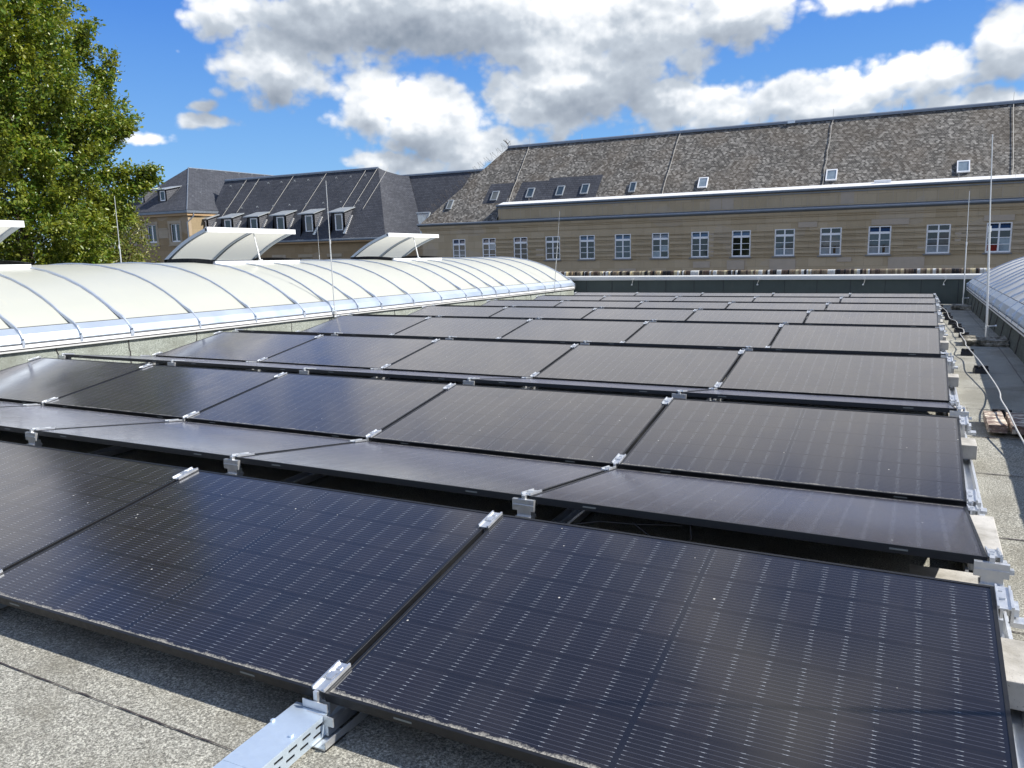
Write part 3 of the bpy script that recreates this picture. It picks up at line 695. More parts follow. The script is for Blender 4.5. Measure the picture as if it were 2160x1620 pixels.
block(-.27, .045, 1.50, 1.74, zroof(1.6)+.085, 'sunlit concrete block in the gap under the frontmost ridge, beside the rightmost bracket')
block(-2.02, -1.58, 1.36, 1.56, zroof(1.5)+.085, 'shaded concrete block under the frontmost ridge, behind the second bracket from the right')

# loose dark cables hanging in the ridge gap
m = MB(); pts = [(-1.30, 1.38, .17), (-1.22, 1.36, .13), (-1.13, 1.35, .085), (-1.07, 1.35, .095), (-1.05, 1.36, .15), (-1.06, 1.38, .19)]
m.tube(pts, .003, 6); m.tube([(-1.6, 1.36, .12), (-1.45, 1.38, .155), (-1.3, 1.39, .16), (-1.1, 1.4, .18)], .003, 6)
tag(obj('panel_cable', m, 'black'), 'thin black cable looping below the panel edge in the frontmost gap', 'cable')

# ------------------------------------------------------------------ cable tray, front left of the first joint
tr = E_('cable_tray', (-1.84, -.2, zroof(0)), 'galvanised lidded cable tray with slotted side running from under the panels to the camera', 'cable tray')
tw, th_, L0, L1 = .108, .062, 0., 1.5
zt0 = zroof(-.2)+.012
TA = Matrix.Translation((-1.80, -.035, zt0)) @ Matrix.Rotation(math.radians(1.5), 4, 'Z')
m = MB(); 
def slotted(m, x, y0, y1, z0, z1, t_):
    """side wall with real slots"""
    y = y0; rows = [(z0+.016, z0+.024), (z0+.038, z0+.046)]
    zcur = z0
    bands = [(z0, rows[0][0], None), (rows[0][0], rows[0][1], 0), (rows[0][1], rows[1][0], None), (rows[1][0], rows[1][1], 1), (rows[1][1], z1, None)]
    for a, b_, r in bands:
        if r is None: m.box(x, x+t_, y0, y1, a, b_, 0, TA)
        else:
            yy_ = y1-.02-(.0 if r else .012)
            e = y1
            while yy_-.034 > y0:
                m.box(x, x+t_, yy_, e, a, b_, 0, TA); e = yy_-.034; yy_ = e-.022
            m.box(x, x+t_, y0, e, a, b_, 0, TA)
slotted(m, tw/2, -L1, 0, 0, th_, .002); slotted(m, -tw/2-.002, -L1, 0, 0, th_, .002)
m.box(-tw/2, tw/2, -L1, 0, -.001, .001, 0, TA)
obj('tray_body', m, 'galv', tr)
m = MB(); m.box(-tw/2-.006, tw/2+.006, -.285, .004, th_+.001, th_+.0035, 0, TA); m.box(-tw/2-.0055, tw/2+.0055, -L1, -.2855, th_+.001, th_+.003, 0, TA)
for sx_ in (-1, 1): m.box(sx_*(tw/2+.005)-.0012, sx_*(tw/2+.005)+.0012, -L1, .004, th_-.012, th_+.001, 0, TA)
for (cx, cy) in ((-.057, -.10), (.040, -.135)): m.box(cx-.004, cx+.004, cy-.006, cy+.006, th_+.003, th_+.009, 0, TA)
obj('lid', m, 'galv', tr, bevel=0)
m = MB(); m.box(-tw/2+.004, tw/2-.004, -L1, -.01, .004, th_-.006, 0, TA); obj('cable_fill', m, 'black', tr)
m = MB(); m.tube([TA @ Vector((.024, -.02, .036)), TA @ Vector((.03, .03, .036)), TA @ Vector((.05, .09, .030)), TA @ Vector((.10, .17, .026))], .0185, 14)
for i in range(26):
    f = i/26; p = TA @ (Vector((.024, .0, .036)).lerp(Vector((.045, .085, .032)), f)); dr = (TA.to_3x3() @ Vector((.021, .085, 0))).normalized()
    m.tube([p-dr*.0010, p+dr*.0010], .0215, 14)
cond = obj('corrugated_conduit', m, 'galv', tr, fix=True)
m = MB(); m.box(-1.80, -1.705, -.058, -.054, zroof(0)+.050, zroof(0)+.078); tag(obj('end_plate', m, 'alu', tr))
m = MB(); m.box(-1.80, -1.70, -.10, .0, zroof(0)+.003, zroof(0)+.008); m.box(-1.703, -1.70, -.10, .3, zroof(0)+.003, zroof(0)+.03); m.box(-1.80, -1.797, -.10, .3, zroof(0)+.003, zroof(0)+.03); obj('bottom_channel', m, 'alu', tr)

# ------------------------------------------------------------------ lightning protection on the roof
def rod(x, y, zb, top, label, base='block', lean=(0, 0), r=.010):
    e = E_('lightning_rod', (x, y, zb), label, 'lightning rod', 'upright lightning rods')
    m = MB(); H = top-zb
    m.tube([(x, y, zb+.05), (x+lean[0]*.55, y+lean[1]*.55, zb+H*.55)], r, 8); m.tube([(x+lean[0]*.54, y+lean[1]*.54, zb+H*.54), (x+lean[0], y+lean[1], top)], r*.62, 8, r2=r*.4)
    m.tube([(x+lean[0]*.53, y, zb+H*.53), (x+lean[0]*.56, y, zb+H*.56)], r*1.4, 8); obj('pole', m, 'rod', e, smooth=True)
    if base == 'block':
        m = MB(); m.tube([(x, y, zb-.01), (x, y, zb+.16)], .017, 10); m.tube([(x-.02, y, zb+.15), (x+.09, y, zb+.155)], .006, 6); m.tube([(x+.085, y, zb+.155), (x+.105, y, zb+.157)], .014, 8); obj('pole_clamp', m, 'rod', e)
    else:
        m = MB(); m.box(x-.03, x+.03, y-.02, y+.02, zb-.03, zb+.03); obj('pole_clamp', m, 'rod', e)
    return e
def rough_block(x0, x1, y0, y1, z0, z1, mt, name, label, cat, seed, jit=.012, group=None, sub=4):
    rnd = random.Random(seed); bm = bmesh.new(); bmesh.ops.create_cube(bm, size=1)
    bmesh.ops.subdivide_edges(bm, edges=bm.edges, cuts=sub, use_grid_fill=True)
    cx, cy = (x0+x1)/2, (y0+y1)/2
    for v in bm.verts:
        v.co = Vector((v.co.x*(x1-x0), v.co.y*(y1-y0), (v.co.z+.5)*(z1-z0)))
        v.co += Vector([rnd.uniform(-jit, jit) for _ in range(3)])*(1 if v.co.z > .02 else .3)
    me = bpy.data.meshes.new(name); bm.to_mesh(me); bm.free(); me.materials.append(M[mt]); o = bpy.data.objects.new(name, me); COL.objects.link(o); o.location = (cx, cy, z0)
    return tag(o, label, cat, group)
ra = rod(.525, 9.95, zroof(9.9)+.075, 2.50, 'tall lightning rod nearest the camera, standing on a mossy block on the right walkway', lean=(-.10, 0), r=.013)
rough_block(.27, .74, 9.62, 10.12, zroof(9.9), zroof(9.9)+.085, 'oldconc', 'rod_base', 'flaky mossy concrete base under the nearer rod of the right walkway', 'concrete base', 4)
rb_ = rod(.62, 17.9, zroof(17.9)+.08, 2.20, 'farther lightning rod of the right walkway, close to the dark parapet', lean=(-.03, 0), r=.012)
rough_block(.40, .76, 17.4, 17.95, zroof(17.7), zroof(17.7)+.09, 'oldconc', 'rod_base', 'dark concrete base under the farther rod of the right walkway', 'concrete base', 5)
rod(-9.08, 8.95, .27, 2.45, 'lightning rod fixed to the curb of the white skylight in front of its middle', base='c', lean=(0, -.01), r=.010)
rod(-9.1, 18.2, zc(18.2)-.06, 2.19, 'lightning rod at the far right corner of the white skylight', base='c', lean=(.19, 0), r=.010)
rod(-14.5, 9.05, .30, 2.48, 'lightning rod behind the white skylight, in front of the tree', base='c', lean=(0, .02), r=.012)
rod(-14.5, 15.0, .25, 1.95, 'short lightning rod behind the far open vent flap', base='c', r=.008)
rod(.86, .79, zc(.8)-.06, 2.03, 'lightning rod on the curb of the right skylight close to the camera', base='c', r=.009)
# walkway conductor on black supports
CP = [(.20, 19.9, .02), (.185, 19.2, -.02), (.19, 17.4, 0), (.23, 15.2, .03), (.235, 13.6, 0), (.285, 12.4, .03), (.28, 11.6, 0), (.31, 10.9, .03), (.30, 10.45, .01), (.245, 10.2, .03), (.265, 9.3, .015), (.245, 8.7, .03), (.285, 8.2, .01), (.30, 7.45, .035), (.325, 6.9, .02), (.355, 6.2, .0), (.345, 5.7, .02), (.315, 5.25, .05), (.315, 4.7, .065), (.33, 4.2, .03), (.36, 3.7, .0), (.39, 3.4, .01)]
m = MB(); P3 = [(x, y, zroof(y)+.075+dz) for x, y, dz in CP]
# smooth
sm = []
for i in range(len(P3)-1):
    a = Vector(P3[max(i-1, 0)]); b = Vector(P3[i]); c = Vector(P3[i+1]); d_ = Vector(P3[min(i+2, len(P3)-1)])
    for k in range(6):
        t = k/6; sm.append(.5*((2*b)+(c-a)*t+(2*a-5*b+4*c-d_)*t*t+(3*b-a-3*c+d_)*t**3))
sm.append(Vector(P3[-1])); m.tube(sm, .0052, 8)
cb = tag(obj('conductor_cable', m, 'cable', smooth=True, fix=False), 'pale conductor cable snaking along the right walkway on black supports', 'cable')
sup = MB(); sup.extr([(-.06, 0), (.06, 0), (.05, .045), (.012, .05), (.010, .075), (-.010, .075), (-.012, .05), (-.05, .045)], -.062, .062, 'x'); sup.box(-.03, -.012, -.05, .05, .045, .07); sup.box(.012, .03, -.05, .05, .045, .07)
SPY = [18.2, 16.6, 15.2, 14.2, 13.1, 12.35, 11.5, 10.75, 8.65, 7.35]
SPW = ['farthest', 'second farthest', 'third farthest', 'fourth farthest', 'fifth farthest', 'sixth farthest', 'seventh farthest', 'last one before the mossy rod base,', 'second nearest', 'nearest']
sp0 = None
for i, y in enumerate(SPY):
    xs = float(np.interp(-y, [-c[1] for c in CP], [c[0] for c in CP]))
    if sp0 is None: sp0 = obj('cable_support', sup, 'black', bevel=.004); o = sp0
    else: o = sp0.copy(); COL.objects.link(o)
    o.location = (xs+.01, y, zroof(y)); o.rotation_euler = (0, 0, random.uniform(-.15, .15))
    tag(o, 'black plastic cable support on the right walkway, %s' % (SPW[i] if ',' not in SPW[i] else SPW[i].strip(',')), 'cable support', 'black supports under the walkway cable')
o = sp0.copy(); COL.objects.link(o); o.location = (.315, 5.12, zroof(5.1)+.0); tag(o, 'black plastic cable support touching the far side of the lichen stained slabs', 'cable support', 'black supports under the walkway cable')
rough_block(.185, .30, 4.50, 4.98, zroof(4.7)+.03, zroof(4.7)+.085, 'lichen', 'stone_slab', 'brown lichen stained stone slab left of the walkway cable', 'stone slab', 8, .004)
rough_block(.325, .47, 4.50, 4.98, zroof(4.7)+.03, zroof(4.7)+.085, 'lichen', 'stone_slab', 'brown lichen stained stone slab right of the walkway cable', 'stone slab', 9, .004)
rough_block(.20, .45, 4.58, 4.92, zroof(4.7)-.003, zroof(4.7)+.031, 'oldconc', 'slab_support', 'dark concrete support underneath the two lichen stained slabs', 'concrete support', 10, .004)
m = MB(); zz = zroof(3.6)+.06; m.box(.37, .44, 3.36, 3.44, zz, zz+.02)
for i in range(4): m.tube([(.375+.018*i, 3.36, zz+.025), (.375+.018*i, 3.44, zz+.025)], .006, 6)
m.box(.365, .445, 3.33, 3.36, zz-.01, zz+.03); m.box(.38, .43, 3.36, 3.44, zroof(3.4), zz)
tag(obj('cable_connector', m, 'alu'), 'metal multi clamp connector on the walkway cable at the right picture edge', 'connector')
m = MB(); m.tube([(.03, 1.30, zroof(1.3)+.10), (.2, 1.26, zroof(1.3)+.11), (.6, 1.2, zroof(1.2)+.1), (.9, 1.15, zroof(1.1)+.04)], .004, 8)
tag(obj('earthing_wire', m, 'cable'), 'thin pale earthing wire leaving the rail near the front right corner', 'wire')

# ------------------------------------------------------------------ main stone building
YF = 55.56
XW, XE = -37.85, 14.0
main = E_('stone_building', (-12, YF+5, -9.6), 'long sandstone building with weathered slate roof and a row of white windows beyond the parapet', 'building')
WX = [(-34.87,-33.64),(-32.05,-30.80),(-29.19,-27.94),(-26.39,-25.13),(-23.52,-22.25),(-20.67,-19.39),(-17.79,-16.51),(-14.88,-13.61),(-12.01,-10.71),(-9.12,-7.80),(-6.20,-4.86),(-3.25,-1.90),(.11,1.46),(3.38,4.73),(6.5,7.85)]
ZB, ZT = .14, 1.96
m = MB()
def wall_with_holes(m, x0, x1, z0, z1, holes, y, mi=0, th=.4):
    """front wall made of strips round the openings, with reveals"""
    hs_ = sorted(holes); x = x0
    for (a, b_, c, d_) in hs_:
        m.box(x, a, y, y+th, z0, z1, mi); m.box(a, b_, y, y+th, z0, c, mi); m.box(a, b_, y, y+th, d_, z1, mi); x = b_
    m.box(x, x1, y, y+th, z0, z1, mi)
wall_with_holes(m, XW, XE, -9.6, 3.02, [(a, b_, ZB, ZT) for a, b_ in WX], YF)
m.box(XE-.4, XE, YF+.4, YF+10, -9.6, 3.02); m.box(XW, XW+.4, YF+.4, YF+10, -9.6, 3.02)
obj('wall', m, 'stone', main)
# rusticated courses between the windows: every course a thin proud strip with open joints
rr = random.Random(11)
edges = [XW+4.2]+[v for a in WX[2:] for v in a]
xs0 = [(WX[i][1]+.0, WX[i+1][0]-.0) for i in range(1, len(WX)-1)]
for (a, b_) in xs0:
    z = ZB-.03; m = MB()
    for h_, pr_ in ((.10, .08), (.10, .04), (.20, .10), (.09, .03), (.10, .07), (.22, .10), (.09, .03), (.10, .07), (.22, .10), (.09, .03), (.10, .07), (.22, .10), (.09, .03), (.10, .09)):
        m.box(a+.012, b_-.012, YF-pr_, YF-.0005, z, z+h_-.034); z += h_
    obj('rusticated_courses', m, 'stone', main, bevel=.008)
# courses and cornice
m = MB(); m.box(XW-.03, XE, YF-.05, YF-.001, 2.40, 2.44); m.extr([(YF-.001, 2.70), (YF-.06, 2.73), (YF-.07, 2.80), (YF-.13, 2.86), (YF-.15, 2.97), (YF-.15, 3.06), (YF-.001, 3.06)], XW-.12, XE, 'x'); m.box(XW-.05, XE, YF-.06, YF-.0005, 2.96, 3.02)
obj('cornice', m, 'stone', main)
m = MB()
for (a, b_, c, d_) in [(-7.6, -6.4, 2.02, 2.38), (-3.1, -.9, 2.02, 2.39), (-14.7, -13.5, -.6, -.15), (-12.3, -11.1, -.75, -.1), (-9.4, -7.7, -.8, -.05), (-2.0, .1, -.8, -.05), (3.2, 4.8, 2.05, 2.4), (-20.3, -19., -1.2, -.6), (-5.1, -4.2, -.3, 0), (-13.6, -13.25, .2, 1.9), (-.35, .08, .3, .9), (1.7, 2.05, .6, 1.5), (-27.2, -26.5, .4, 1.)]:
    m = MB(); m.box(a, b_, YF-.058, YF-.0008, c, d_); obj('repair_stone', m, 'patch', main)
# gutter ledge
m = MB(); m.extr([(YF-.30, 3.14), (YF-.34, 3.18), (YF-.34, 3.26), (YF-.30, 3.27), (YF-.28, 3.22), (YF+.2, 3.40), (YF+.2, 3.06), (YF-.14, 3.06)], XW-.25, XE, 'x')
obj('gutter', m, 'gutter', main)
m = MB(); m.tube([(XW-.25, YF-.335, 3.27), (XE, YF-.335, 3.27)], .022, 6); obj('gutter_lip', m, 'gutterlip', main)
# attic wall
XA = -30.6
m = MB(); m.box(XA, XE, YF+.20, YF+.5, 3.06, 4.46); m.box(XA, XA+.3, YF+.5, YF+1.6, 3.06, 4.46)
obj('attic_wall', m, 'stone', main)
x = XA+.3
while x < XE: m = MB(); m.box(x-.012, x+.012, YF+.19, YF+.20, 3.46, 4.24); x += .86; obj('attic_joint', m, 'patch', main)
m = MB(); x = XA+.3
for x in (-13.65, -12.8, -5.05): m = MB(); m.box(x+.02, x+.83, YF+.188, YF+.199, 3.46, 4.22); obj('pale_attic_slab', m, 'patch', main)
m = MB(); m.box(XA-.04, XE, YF+.12, YF+.2, 4.25, 4.30); m.extr([(YF+.04, 4.40), (YF+.0, 4.44), (YF+.0, 4.54), (YF+.06, 4.56), (YF+.10, 4.50), (YF+.2, 4.50), (YF+.2, 4.36)], XA-.1, XE, 'x')
obj('attic_gutter', m, 'gutter', main)
m = MB(); m.extr([(YF+.06, 4.53), (YF+.06, 4.56), (YF+1.05, 4.80), (YF+1.10, 4.70), (YF+.3, 4.5)], XA+.05, XE, 'x'); obj('white_flashing', m, 'white', main)
# roof
ys_, zs_, SL = 55.40, 3.30, 1.235
def RZ(y): return zs_+SL*(y-ys_)
YR = 60.5; ZR = RZ(YR); XR = -31.85
m = MB()
EL = (XW-.15, YF-.28, RZ(YF-.28)); 
m.poly([(XW-.15, YF-.26, RZ(YF-.26)), (XA, YF-.26, RZ(YF-.26)), (XA, YF+.95, RZ(YF+.95)), (XE, YF+.95, RZ(YF+.95)), (XE, YR, ZR), (XR, YR, ZR)], 0)
m.poly([(XW-.15, YF-.26, RZ(YF-.26)), (XR, YR, ZR), (XW-.15, 2*YR-YF+.26, RZ(YF-.26))], 1)
m.poly([(XR, YR, ZR), (XE, YR, ZR), (XE, 2*YR-YF+.26, RZ(YF-.26)), (XW-.15, 2*YR-YF+.26, RZ(YF-.26))], 0)
rf = obj('roof', m, ['oldslate', 'oldslate_y'], main)
m = MB(); m.extr([(YR-.16, ZR-.12), (YR-.15, ZR+.03), (YR, ZR+.11), (YR+.15, ZR+.03), (YR+.16, ZR-.12)], XR-.1, XE, 'x'); obj('ridge_capping', m, 'gutter', main)
m = MB(); nrm = Vector((0, -SL, 1)).normalized()
def onroof(x, y, l=0.): p = Vector((x, y, RZ(y)))+nrm*l; return p
# dark blue repaired patches round the four left roof windows
for (a, b_, c, d_) in [(-32.3, -30.3, 56.6, 57.9), (-29.4, -27.2, 56.65, 57.9), (-27.0, -22.6, 56.65, 58.05)]:
    m.add([onroof(a-.2, c, .012), onroof(b_, c, .012), onroof(b_+.15, d_, .012), onroof(a, d_, .012)], [(0, 1, 2, 3)])
obj('slate_patch', m, 'slate', main)
# roof windows
for i, (cx, cy, w_, big) in enumerate([(-35.6, 56.62, .5, 0), (-31.54, 57.05, .62, 0), (-28.34, 57.12, .62, 0), (-25.73, 57.14, .62, 0), (-23.65, 57.16, .62, 0), (-19.76, 57.10, .50, 1), (-14.46, 57.12, .68, 2), (-5.79, 57.12, .70, 2), (1.96, 57.16, .72, 2)]):
    T = Matrix.Translation(Vector((cx, cy, RZ(cy)))) @ Matrix.Rotation(math.atan(SL), 4, 'X')
    h_ = .95 if big else .98; hw = w_/2; m = MB(); q = .07
    m.box(-hw, hw, -h_/2, -h_/2+q, -.02, .10, 0, T); m.box(-hw, hw, h_/2-q*1.3, h_/2, -.02, .10, 0, T); m.box(-hw, -hw+q, -h_/2+q, h_/2-q*1.3, -.02, .10, 0, T); m.box(hw-q, hw, -h_/2+q, h_/2-q*1.3, -.02, .10, 0, T)
    f = obj('roof_window', m, 'winwhite' if big == 2 else 'zinc_light', main)
    m = MB(); m.box(-hw+q, hw-q, -h_/2+q, h_/2-q*1.3, 0., .075, 0, T); obj('pane', m, 'gl_pale' if big == 2 else 'gl_teal', f, world=False)
# conductors down the roof
for (a, b_) in ((-29.9, -30.05), (-17.05, -17.33), (-6.15, -6.28), (4.65, 4.63)):
    m = MB(); pts = []
    for k in range(9):
        f = k/8; y = 60.45+(56.55-60.45)*f; p = onroof(a+(b_-a)*f+random.uniform(-.04, .04), y, .05); pts.append(p)
    m.tube(pts, .018, 5); m.tube([(a, 60.5, ZR+.05), (a, 60.5, ZR+.62)], .014, 5); obj('conductor', m, 'copperwire', main)
for x in (-25.2, -20.8, -11.2, -1.8): m = MB(); m.tube([(x, YR, ZR+.08), (x, YR, ZR+.5)], .012, 5); obj('air_terminal', m, 'copperwire', main)
for x in (-27.9, -20.6, -11.9, -8.4, 1.7, 4.7): m = MB(); m.tube([(x, YF+.35, 4.55), (x, YF+.35, 5.0)], .012, 5); obj('air_terminal', m, 'copperwire', main)
m = MB(); m.box(-9.2, -8.7, YR-.2, YR-.08, ZR-.12, ZR+.06); obj('ridge_patch', m, 'flash', main)
m = MB(); m.tube([(-3.1, YF+.75, 4.80), (-2.1, YF+.75, 4.80)], .11, 8); obj('vent_cowl', m, 'white', main)
# razor wire coil on the hip
hp0 = Vector((XW-.1, YF-.2, RZ(YF-.2))); hp1 = Vector((XR, YR, ZR)); m = MB(); pts = []
ax_ = (hp1-hp0).normalized(); sd = ax_.cross(Vector((0, 0, 1))).normalized(); uu = sd.cross(ax_).normalized()
for k in range(340):
    f = k/339; R0 = .30+.05*math.sin(k*.31); c = hp0.lerp(hp1, .05+f*.99)+uu*.38+Vector((.1*math.sin(k*.05), 0, 0)); an = k*.62
    pts.append(c+sd*(R0*math.cos(an))+uu*(R0*math.sin(an))+ax_*(.10*math.sin(an*.5)))
m.tube(pts, .009, 4)
tag(obj('razor_wire', m, 'rust', fix=False), 'coil of thin razor wire running up the left hip of the stone building', 'wire coil')
m = MB(); m.tube([hp1, hp1+Vector((-.35, 0, .55))], .035, 5); m.tube([hp1+Vector((-.15, 0, .25)), hp1+Vector((.10, 0, .5))], .02, 5); m.tube([hp1+Vector((-.15, 0, .25)), hp1+Vector((-.55, 0, .62))], .03, 5); obj('wire_spike', m, 'rust', main)
# windows of the main building
PANES = ['dtt', 'dpt', 'ddd', 'ddd', 'ddd', 'ttt', 'ddp', 'ddd', 'ddd', 'dtp', 'ttp', 'ttp', 'dtp', 'drp', 'ddd']
TRAN = ['b', 'b', 'b', 'd', 's', 's', 's', 's', 's', 'd', 'd', 'b', 'd', 'b', 'd']
gm = {'d': 0, 't': 1, 'p': 2, 'r': 3, 'b': 4, 's': 5}; GL = ['gl_dark', 'gl_teal', 'gl_pale', 'gl_red', 'gl_blue', 'gl_sky']
for i, (a, b_) in enumerate(WX):
    m = MB(); y0, y1 = YF+.03, YF+.10; f_ = .085; zt = ZT-.42
    cx = (a+b_)/2
    m.box(a, a+f_, y0, y1, ZB, ZT); m.box(b_-f_, b_, y0, y1, ZB, ZT); m.box(a+f_, b_-f_, y0, y1, ZB, ZB+.09); m.box(a+f_, b_-f_, y0, y1, ZT-.07, ZT); m.box(a+f_, b_-f_, y0-.012, y1, zt-.085, zt+.06)
    m.box(cx-.045, cx+.045, y0-.008, y1, ZB+.09, zt-.085); m.box(cx-.04, cx+.04, y0, y1, zt+.06, ZT-.07)
    hh_ = (zt-.085-ZB-.09)/3
    for k in (1, 2):
        z = ZB+.09+hh_*k
        m.box(a+f_, cx-.045, y0+.01, y1, z-.018, z+.018); m.box(cx+.045, b_-f_, y0+.01, y1, z-.018, z+.018)
    fw_ = obj('window', m, 'winwhite', main)
    m = MB()
    for k in range(3):
        for s_ in (0, 1):
            xa, xb = (a+f_, cx-.045) if s_ == 0 else (cx+.045, b_-f_)
            c = PANES[i][(k+1) % 3 if (s_ and i in (1, 6)) else 2-k if False else (0 if k == 2 else (1 if k == 1 else 2))]
            if c == 'r' and s_: c = 'p'
            if c == 'r' or (c == 'p' and i == 13 and not s_): c = 'r' if k == 0 or c == 'r' and k == 0 else 'd'
            if i == 1: c = 'p' if (s_ and k == 2) else 'd'
            z0_ = ZB+.09+hh_*k; m.quad((xa, y1-.02, z0_), (xb, y1-.02, z0_), (xb, y1-.02, z0_+hh_), (xa, y1-.02, z0_+hh_), gm[c])
    tl = .10 if TRAN[i] in 'bs' else 0.; m.quad((a+f_, y1-.02+tl*0, zt+.06), (b_-f_, y1-.02, zt+.06), (b_-f_, y1-.02+tl, ZT-.07), (a+f_, y1-.02+tl, ZT-.07), gm[TRAN[i]])
    m.box(a, b_, y1+.10, y1+.2, ZB, ZT, 0)
    if i in (10, 11):
        xv = b_-.42 if i == 10 else b_-.40; m.box(xv-.08, xv+.08, y1-.024, y1-.021, ZB+.12, ZB+.62, 0)
    obj('pane', m, GL, fw_, world=False, fix=False)
    m = MB(); m.box(a-.13, b_+.07, YF-.12, YF+.10, ZB-.10, ZB-.001); obj('sill', m, 'sill', fw_, world=False)
# ------------------------------------------------------------------ link wing B (blue slate) behind, west of the main building
lw = E_('link_wing', (-45, 70, -9.6), 'dark slate roofed wing with a large roof light, left of the weathered stone building', 'building')
yb0, zb0, yb1, zb1 = 65.3, 2.0, 70., 8.9
SB = (zb1-zb0)/(yb1-yb0)
m = MB(); m.poly([(-51.3, yb0, zb0), (-36.5, yb0, zb0), (-36.5, yb1, zb1), (-51.3, yb1, zb1)]); m.poly([(-51.3, yb1, zb1), (-36.5, yb1, zb1), (-36.5, yb1+4.7, zb0), (-51.3, yb1+4.7, zb0)])
obj('roof', m, 'slate', lw)
m = MB(); m.box(-51.3, -36.5, yb0+.3, yb1+4.4, -9.6, zb0); obj('wall', m, 'stone', lw)
m = MB(); m.extr([(yb1-.15, zb1-.12), (yb1-.14, zb1+.02), (yb1, zb1+.10), (yb1+.15, zb1-.1)], -51.3, -36.5, 'x'); obj('ridge_capping', m, 'gutter', lw)
T = Matrix.Translation((-45.3, 66.45, zb0+SB*1.15)) @ Matrix.Rotation(math.atan(SB), 4, 'X')
m = MB(); m.box(-.98, -.86, -1.4, 1.35, 0, .16, 0, T); m.box(.86, .98, -1.4, 1.35, 0, .16, 0, T); m.box(-.86, .86, 1.2, 1.35, 0, .16, 0, T); m.box(-.86, .86, -1.4, -1.25, 0, .16, 0, T)
f = obj('roof_light', m, 'zinc_light', lw); m = MB(); m.box(-.86, .86, -1.25, 1.2, .05, .10, 0, T); obj('pane', m, 'gl_pale', f, world=False)
# weathered strip of this roof beside the hip
m = MB(); nb = Vector((0, -SB, 1)).normalized()
def onB(x, y, l=.015): return Vector((x, y, zb0+SB*(y-yb0)))+nb*l
m.poly([onB(-43.2, 66.6), onB(-36.6, 66.6), onB(-36.6, 69.9), onB(-40.8, 69.9), onB(-41.6, 68.6), onB(-42.8, 67.8)]); obj('weathered_slates', m, 'oldslate', lw)
# ------------------------------------------------------------------ dormer wing C
dw = E_('dormer_wing', (-60, 66, -9.6), 'sandstone wing with steep blue slate roof and six dormers, behind the open vent flap', 'building')
yc0, zc0, yc1, zc1 = 62.0, 2.45, 67., 9.57; SCc = (zc1-zc0)/(yc1-yc0); xc = -46.3; xr_ = -50.35; xw_ = -72.
m = MB(); m.poly([(xw_, yc0, zc0), (xc, yc0, zc0), (xr_, yc1, zc1), (xw_, yc1, zc1)], 0)
# curved valley on the hip side
n_ = 9; top = []; bot = []
for k in range(n_+1):
    f = k/n_; bot.append(Vector((xc+.0+2.2*f*f, yc0+3.6*f, zc0-.2))); top.append(Vector((xr_+.3*f+1.6*f*f, yc1+3.0*f*.9, zc1-.75*min(1, f*1.15))))
m.add(bot+top, [(k, k+1, n_+1+k+1, n_+1+k) for k in range(n_)], 1)
m.poly([(xw_, yc1, zc1), (xr_, yc1, zc1), (xr_+.3, yc1+5, zc0), (xw_, yc1+5, zc0)], 0)
obj('roof', m, ['slate', 'slate_y'], dw)
m = MB(); m.extr([(yc1-.16, zc1-.14), (yc1-.15, zc1+.02), (yc1, zc1+.10), (yc1+.15, zc1-.1)], xw_, xr_, 'x'); obj('ridge_capping', m, 'gutter', dw)
m = MB(); wall_with_holes(m, xw_, xc-.5, -9.6, zc0-.28, [(-61.1, -59.6, -.9, .68), (-57.5, -55.9, -.9, .72), (-53.7, -52.1, -.9, .76), (-64.9, -63.4, -.9, .66)], yc0+.35)
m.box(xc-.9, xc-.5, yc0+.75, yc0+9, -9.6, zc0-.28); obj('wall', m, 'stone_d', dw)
m = MB(); m.extr([(yc0-.15, zc0-.22), (yc0-.20, zc0-.16), (yc0-.20, zc0-.04), (yc0-.12, zc0+.0), (yc0+.2, zc0+.05), (yc0+.2, zc0-.22)], xw_, xc-.05, 'x'); obj('gutter', m, 'gutter', dw)
m = MB(); m.box(xw_, xc-.2, yc0-.10, yc0+.34, zc0-.36, zc0-.225); obj('eaves_board', m, 'trim', dw)
m = MB()
for a in (-61.3, -57.7, -53.9, -65.1): m.box(a, a+1.9, yc0+.30, yc0+.349, .66, .98); m.box(a+.18, a+1.72, yc0+.5, yc0+.56, -.9, .78)
obj('window_lintel', m, 'stone_l', dw)
def onC(x, y, l=0.): return Vector((x, y, zc0+SCc*(y-yc0)))+Vector((0, -SCc, 1)).normalized()*l
DXs = [(-71.75, -70.85), (-68.09, -67.08), (-64.28, -63.28), (-60.55, -59.52), (-56.69, -55.70), (-52.81, -51.84)]
